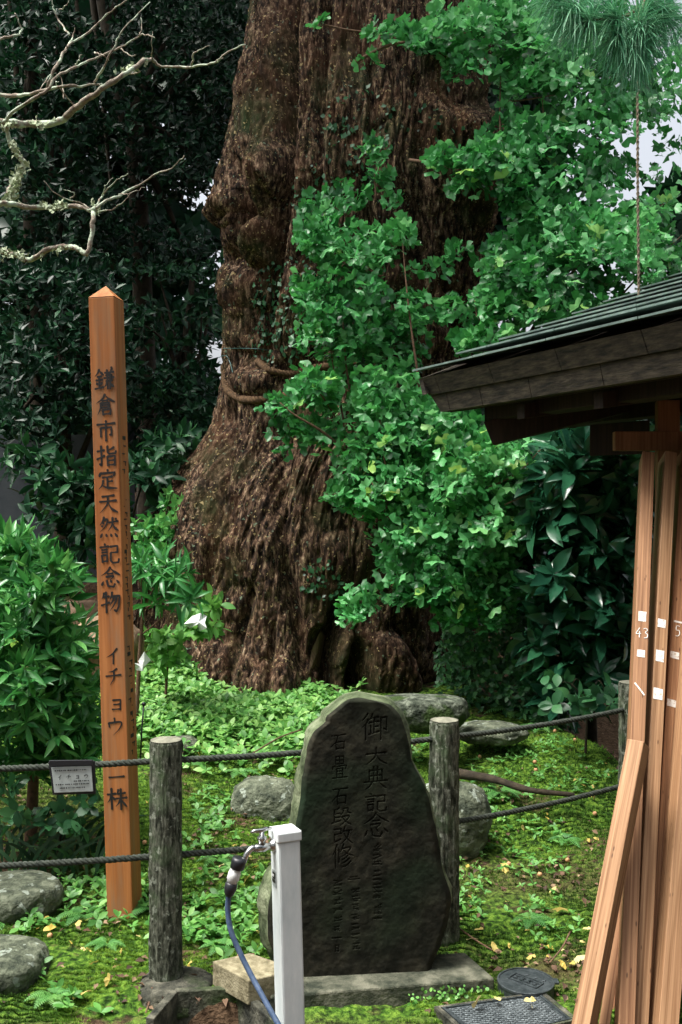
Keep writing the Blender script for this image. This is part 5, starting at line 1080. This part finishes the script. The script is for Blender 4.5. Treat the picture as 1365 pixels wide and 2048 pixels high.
def digits(o, text, z, size, x0=0, mat='tag'):
    D = {'4': [[(70,0),(10,62),(95,58)],[(68,35),(70,100)]], '3': [[(15,8),(60,0),(85,18),(50,42),(88,62),(80,92),(30,100)]], '5': [[(80,2),(30,4),(25,42),(70,42),(85,70),(60,96),(20,100)],]}
    mb = MB(); w_ = size*.62; x = x0-(len(text)*w_)/2
    for ch in text:
        for st_ in D[ch]: mb.tube([(x+a/100*w_*.85, -.0012, z+(.5-b/100)*size) for a, b in curve_pts(st_, 4)], .0013, 5)
        x += w_
    t = bpy.data.objects.new('number', rawmesh('number', np.vstack(mb.V), mb.F, M['paper'])); C.objects.link(t); t.parent = o
def ex1(o, L_, t, b):
    for py, sx, sz in ((1233,.026,.038),(1307,.026,.026)): tagbox(o, 0, zat(py, t, b, L_), sx, sz)
    digits(o, '43', zat(1266, t, b, L_), .036, .002)
    mb = MB().box((0, -.0008, zat(1378, t, b, L_)), (.005, .0014, .05), np.array([(math.cos(.7),0,math.sin(.7)),(0,1,0),(-math.sin(.7),0,math.cos(.7))]).T); q = bpy.data.objects.new('tape', rawmesh('tape', np.vstack(mb.V), mb.F, M['tag'])); C.objects.link(q); q.parent = o
def ex2(o, L_, t, b):
    for py, sx, sz in ((1247,.028,.032),(1312,.028,.042),(1388,.032,.040)): tagbox(o, -.002, zat(py, t, b, L_), sx, sz)
def ex3(o, L_, t, b):
    for py, sx, sz in ((1311,.032,.026),(1407,.034,.026)): tagbox(o, -.004, zat(py, t, b, L_), sx, sz)
    digits(o, '5', zat(1262, t, b, L_), .04, .003); tagbox(o, 0, zat(1244, t, b, L_), .03, .007)
board((1298,903,3.72), (1251,2115,2.74), .045, .09, 'timber board marked 43, second of the upright boards from the left', 'timber', -.12, ex1)
board((1343,903,3.74), (1279,2115,2.78), .043, .09, 'knotty timber board with three white paper squares', 'timberb', .05, ex2)
board((1376,903,3.80), (1305,2115,2.83), .046, .09, 'timber board marked 5 with two white labels', 'timber', .12, ex3)
board((1422,1000,3.6), (1333,2115,2.76), .058, .09, 'broad pale timber board at the right edge with a knot low down', 'timberb', .1)
board((1272,1480,3.02), (1148,2118,2.70), .050, .075, 'short board leaning outermost left, its pale edge lit', 'timberb', -.55)
board((1262,1700,3.1), (1200,2112,2.80), .030, .06, 'thin short board tucked behind the outermost leaning board', 'timber', -.2)
board((1300,1250,3.5), (1232,2105,2.95), .09, .03, 'wide dark board standing behind the other timbers', 'beamwood', -.3)
board((1410,872,3.9), (1330,2115,3.0), .16, .03, 'wide board in shadow behind the upright timbers', 'beamwood', .1)

# ------------------------------------------------------------------ ground cover, moss, litter
def plants_at(blobs, name, label, shape, mat, size, per, span, spread=1.15, h=.03, cat='ground cover'):
    px = []; py = []
    for (x, y, rx, ry, n) in blobs:
        a = rng.random(n)*6.283; q = rng.random(n)**.6; px.append(x+rx*q*np.cos(a)); py.append(y+ry*q*np.sin(a))
    pos, hit = gp(np.concatenate(px), np.concatenate(py)); pos = pos[hit]; pos[:, 2] += h*rng.random(len(pos))+.008
    O, FR, S = rosettes(pos, rng.normal(0, .28, pos.shape)+np.array([0, -.15, 1]), per, spread, size, .25, .45)
    V, F_, T = cloud(shape, O, FR, S, span[0]+(span[1]-span[0])*rng.random(len(O)))
    o = add(name, V, F_, M[mat], None, False, T, 'stuff'); meta(o, label, cat); return o
plants_at([(480,1440,230,60,1600),(330,1380,80,40,380),(600,1430,80,40,330),(360,1450,100,50,260),(520,1505,130,34,90),(400,1500,150,40,90),(480,1540,140,30,50),(620,1500,60,30,40),(700,1420,70,30,60)], 'ground_cover_plants', 'pale green low leafy plants carpeting the ground before the ginkgo', shape_ell(.26, .2, .03), 'cover', .043, 5, (.05, .95), h=.07)
plants_at([(190,1790,110,45,60),(330,1830,200,50,70),(470,1850,90,90,60),(130,1720,110,30,36),(420,1700,60,60,34),(380,1870,60,30,22),(530,1830,40,80,20),(60,1850,80,30,20),(100,1960,60,60,8),(150,2020,70,20,6)], 'ground_cover_plants', 'light green seedlings in the moss round the orange post and left log', shape_ell(.24, .2, .03), 'cover', .032, 5, (.15, .9), h=.03)
plants_at([(850,1500,50,30,40),(1000,1560,90,50,50),(980,1640,60,60,30),(1060,1510,90,20,60),(1150,1560,80,40,50),(1000,1760,90,90,26),(1080,1700,80,60,34),(930,1800,40,80,30),(1080,1850,80,60,24),(440,1620,60,40,36)], 'ground_cover_plants', 'scattered small plants in the moss on the right of the carved stone', shape_ell(.22, .2, .03), 'cover', .026, 4, (.1, .7), h=.02)
# moss blades: uniform over the view, then turned loose in the world
n = 330000; px = rng.uniform(-350, 1750, n); py = 1395 + 760*rng.random(n)**.75
pos, hit = gp(px, py)
dens = (1-soilmask(pos[:, 0], pos[:, 1])*.9)*sstep(.62, .50, fbm(pos*np.array([3, 3, 0])+9, 3, 44))
keep = hit & (rng.random(n) < dens+.04*(dens > .02)) & (pos[:, 1] < 7); pos = pos[keep]; pos[:, 2] += (fbm(np.stack([pos[:, 0]*28, pos[:, 1]*28, 0*pos[:, 0]], -1), 2, 5)-.5)*.022-.001
bl = (np.array([(-.13, 0, 0), (.13, 0, 0), (.0, 1, 0)]), [(0, 1, 2)])
dv = rng.normal(0, .55, pos.shape)+np.array([0, 0, 1])
tn = np.clip(-.25+2.0*(fbm(pos*np.array([4, 4, 0]), 4, 14)-.2)+rng.normal(0, .18, len(pos)), 0, 1)
V, F_, T = cloud(bl, pos, frames(dv, rng.normal(0, 1, pos.shape)), (.0075+.010*rng.random(len(pos)))*np.interp(pos[:, 1], [3, 7], [1, 1.8]), tn)
o = add('moss', V, F_, M['mossb'], None, False, T, 'stuff'); meta(o, 'yellow-green moss covering the mound and the ground', 'moss')
# fallen leaf litter, brown bits
n = 5000; px = rng.uniform(-100, 1450, n); py = 1430+600*rng.random(n); pos, hit = gp(px, py); k = hit & (rng.random(n) < .12+.88*soilmask(pos[:, 0], pos[:, 1])*1+.5*(fbm(pos*3+4, 2, 8) > .55)); pos = pos[k]; pos[:, 2] += .008+.012*rng.random(len(pos))
V, F_, T = cloud(shape_simple(.3, .2, .12), pos, frames(rng.normal(0, 1, pos.shape)*np.array([1, 1, .25]), rng.normal(0, .35, pos.shape)+np.array([0, 0, 1])), .014+.022*rng.random(len(pos)), rng.random(len(pos)))
o = add('leaf_litter', V, F_, M['brown'], None, False, T, 'stuff'); meta(o, 'small brown leaf litter scattered on the moss', 'leaf litter')
# yellow ginkgo leaves lying on the ground: each its own
ymesh = [rawmesh('fallen_leaf', V0, F0, M['yellow'], False, np.full(len(V0), .15+.25*k)) for k, (V0, F0) in enumerate(FANS)]
def lay(px, py, size, what='leaf', z=None):
    p, h = gp(np.array([float(px)]), np.array([float(py)])); p = p[0]
    if z is not None: p = onz(px, py, z)
    o = bpy.data.objects.new('fallen_leaf', random.choice(ymesh)); C.objects.link(o)
    o.location = (p[0], p[1], p[2]+.014+.01*random.random()); o.rotation_euler = (random.gauss(0, .45), random.gauss(0, .45), random.random()*6.28); o.scale = (size,)*3
    where = 'on the moss left of the carved stone' if px < 600 else ('on the iron lid' if z is not None else ('on the mound behind the ropes' if py < 1650 else 'on the moss right of the carved stone'))
    meta(o, 'small fallen yellow ginkgo leaf ' + where, 'leaf', 'fallen ginkgo leaves ' + where)
for (x, y, s) in [(745,1,0)][:0]+[(1036,1,0)][:0]+[(1048,1665,.05),(1008,1748,.05),(1165,1585,.032),(1215,1562,.02),(1093,1642,.02),(1105,1782,.035),(1120,1826,.05),(1090,1905,.05),(1155,1928,.05),(948,1892,.045),(982,1898,.04),(958,1872,.03),(1060,1925,.03),(1130,1945,.03),(1190,1610,.03),(1100,1590,.02),(1010,1725,.03),(940,1738,.03),(1180,1700,.03),(1140,1950,.03),(1170,1870,.03),(450,1960,.03),(168,1,0)][:-1]+[(170,2008,.06),(221,1988,.035),(100,1870,.04),(60,1902,.035),(150,1858,.04),(490,1780,.05),(470,1760,.035),(545,1425,.03),(210,1500,.03),(400,1520,.03),(350,1455,.025),(470,1425,.03),(620,1455,.03),(560,1500,.025),(500,1740,.03),(440,1750,.03),(455,1810,.03),(520,1880,.03),(375,1940,.03),(390,1700,.03),(120,1700,.03),(180,1840,.03)]: lay(x, y, s)
for _ in range(70):
    x = random.choice([random.uniform(930, 1240), random.uniform(60, 560)]); y = random.uniform(1450, 1990); lay(x, y, random.uniform(.014, .028))
lay(990, 2008, .028, z=.035); lay(958, 2013, .045, z=.035); lay(1062, 2018, .032, z=.035)
# ginkgo fruit
fm_ = MB().lathe([(.003, -.010), (.008, -.006), (.0105, 0), (.008, .007), (.002, .0105)], (0, 0, 0), n=10); fme = rawmesh('ginkgo_fruit', np.vstack(fm_.V), fm_.F, M['nut'], True)
for x, y in [(1000,1495),(1070,1535),(1072,1552),(988,1630),(1190,1643),(1018,1725),(1135,1728),(905,1440)]+[(1020,1600),(1080,1760),(500,1500),(478,1502),(290,1700),(245,1725),(100,1880),(480,1930),(430,1860),(170,1740),(1150,1500),(1110,1480),(960,1520),(870,1500)]:
    p, h = gp(np.array([float(x)]), np.array([float(y)])); o = bpy.data.objects.new('ginkgo_fruit', fme); C.objects.link(o); o.location = p[0]+np.array([0, 0, .014]); o.rotation_euler = (random.random(), random.random(), 0)
    sd = 'left' if x < 600 else 'right'; meta(o, 'round orange ginkgo fruit dropped on the ground to the %s of the carved stone' % sd, 'fruit', 'fallen ginkgo fruit at the ' + sd)
# ferns
def fern(px, py, size, label, n=6, lean=(0, 0), base=None):
    p = gp(np.array([float(px)]), np.array([float(py)]))[0][0] if base is None else np.array(base); p = p.copy(); p[2] += .01
    t = thing('fern', p, label, 'fern', 'ferns in the ground cover')
    for k in range(n):
        a = 2*math.pi*k/n+random.uniform(-.3, .3); d = np.array([math.cos(a)+lean[0], math.sin(a)*.8-.25+lean[1], 0]); L_ = size*random.uniform(.7, 1.1)
        c = np.array([p+d*L_*s+np.array([0, 0, L_*(.75*s-.75*s*s)]) for s in np.linspace(0, 1, 15)])
        T = unit(np.gradient(c, axis=0)); sd = unit(np.cross(T, np.array([0, 0, 1.]))); mb = MB()
        for i in range(2, 14):
            w_ = L_*.28*math.sin(math.pi*(i/14)**.7)+.003; ln = L_/14*.5
            for s in (1, -1):
                q = c[i]; mb.put([q-T[i]*ln*.7, q+T[i]*ln*.7, q+sd[i]*s*w_*.55+T[i]*(w_*.3+ln*.6)+np.array([0, 0, -.02*w_]), q+sd[i]*s*w_+T[i]*w_*.45+np.array([0, 0, -.12*w_]), q+sd[i]*s*w_*.55+T[i]*(w_*.3-ln*.6)], [(0,4,2,1),(4,3,2)])
        mb.tube(c, .0012, 4, False); o = mb.done('frond', M['fern'], t); a_ = o.data.attributes.new('tint', 'FLOAT', 'POINT'); a_.data.foreach_set('value', np.full(len(o.data.vertices), random.uniform(.3, .8), np.float32))
for x, y, s, lab in [(1030,1430,.20,'large fern in the ivy behind the far end of the mound'),(1075,1470,.13,'fern at the upper edge of the mossy mound'),(480,1560,.10,'fern just left of the rounded boulder'),(1000,1590,.13,'fern by the rotting branch'),(1060,1850,.09,'single flat fern in the moss above the round lid'),
    (300,1830,.12,'fern between the orange post and the left log post'),(170,1835,.11,'fern left of the foot of the orange post'),(215,1900,.08,'small fern below the orange post'),(110,2000,.09,'dark fern at the foot of the corner boulder'),(1130,1690,.10,'fern in the moss near the leaning boards'),
    (960,1560,.10,'fern above the boulder behind the log post'),(440,1740,.09,'fern right of the left log post below the lower rope'),(330,1390,.15,'fern at the left foot of the ginkgo'),(270,1340,.14,'pale fern beside the white paper scraps'),(420,1480,.08,'fern behind the upper rope left of the carved stone'),(450,1905,.08,'fern in front of the sandy block')]: fern(x, y, s, lab)
# strap leaves in the dark gap at left
sp = thing('strap_leaf_plant', gp(np.array([70.]), np.array([1700.]))[0][0], 'clump of long arching strap leaves behind the hanging sign', 'plant')
for k in range(46):
    b = P(random.uniform(0, 200), random.uniform(1620, 1680), random.uniform(4.0, 4.25)); b[2] = float(G(b[0], b[1])); a = random.uniform(0, 6.28); L_ = random.uniform(.22, .42)
    d = np.array([math.cos(a), math.sin(a)*.6-.15, 0]); c = np.array([b+d*L_*.62*s**1.5+np.array([0, 0, L_*(1.15*s-.55*s*s)]) for s in np.linspace(0, 1, 8)]); T = unit(np.gradient(c, axis=0)); sd = unit(np.cross(T, np.array([.1, -1, .3])))
    w_ = .007*np.array([.6, 1, 1, 1, .9, .7, .45, .05]); V = np.vstack([c-sd*w_[:, None], c+sd*w_[:, None]]); F_ = [(i, i+1, 9+i, 8+i) for i in range(7)]
    add('leaf', V, F_, M['strap'], sp, False, np.full(16, random.random()))
# stick with a dark knob, twigs
stk_ = thing('thin_rod', P(283, 1520, 4.6), 'thin dark rod with a round knob right of the orange post', 'rod')
MB().tube([P(281,1530,4.6), P(284,1460,4.6), P(288,1410,4.6)], .004, 6).done('rod', M['black'], stk_, True); MB().lathe([(.002,-.010),(.008,-.006),(.010,0),(.008,.006),(.002,.010)], P(288,1408,4.6), n=12).done('knob', M['black'], stk_, True)
for pts, r_, lab in [([(286,2048,3.0),(296,2020,3.02),(300,2005,3.05),(305,1980,3.08)], .003, 'pale thin twig standing against the concrete footing'), ([(505,1510,4.9),(560,1478,5.0),(605,1462,5.1)], .004, 'thin dry stick lying on the ground cover behind the rope'), ([(105,1890,3.5),(150,1865,3.6),(200,1850,3.65)], .004, 'dry brown twig lying left of the orange post'), ([(920,1862,3.5),(960,1890,3.4),(985,1905,3.35)], .003, 'thin twig on the moss behind the round lid'), ([(1100,1930,3.2),(1125,1900,3.3),(1140,1870,3.4)], .003, 'thin twig in the moss left of the leaning boards')]:
    o = MB().tube(curve_pts([P(*q)+np.array([0, 0, .008]) for q in pts], 4), r_, 5).done('twig', M['twig'], None, True); meta(o, lab, 'twig')

# ------------------------------------------------------------------ unseen trees added behind and beside the viewer to block skylight
for k, (x, y, h, r_, lab) in enumerate([(-5.0, -3.5, 7.5, 3.0, 'unseen tree added for shade behind the viewer on the left'), (0.5, -5.5, 8.0, 3.6, 'unseen tree added for shade directly behind the viewer'), (5.5, -3.0, 7.5, 3.2, 'unseen tree added for shade behind the viewer on the right'),
                                        (-6.5, 3.0, 7.0, 2.2, 'unseen tree added for shade beyond the left edge of the court'), (7.0, 3.5, 6.5, 2.2, 'unseen tree added for shade beyond the roofed stand')]):
    t = thing('added_shade_tree', (x, y, -.05), lab, 'tree', 'unseen trees added to shade the court')
    MB().tube(curve_pts([(x, y, -.1), (x+.2, y, h*.5), (x, y+.1, h)], 5), np.linspace(.25, .1, 11), 8).done('trunk', M['branchdark'], t, True)
    v = unit(rng.normal(0, 1, (900, 3)))*(rng.random((900, 1))**.4); pos = v*np.array([r_, r_, h*.46])+np.array([x, y, h*.60])
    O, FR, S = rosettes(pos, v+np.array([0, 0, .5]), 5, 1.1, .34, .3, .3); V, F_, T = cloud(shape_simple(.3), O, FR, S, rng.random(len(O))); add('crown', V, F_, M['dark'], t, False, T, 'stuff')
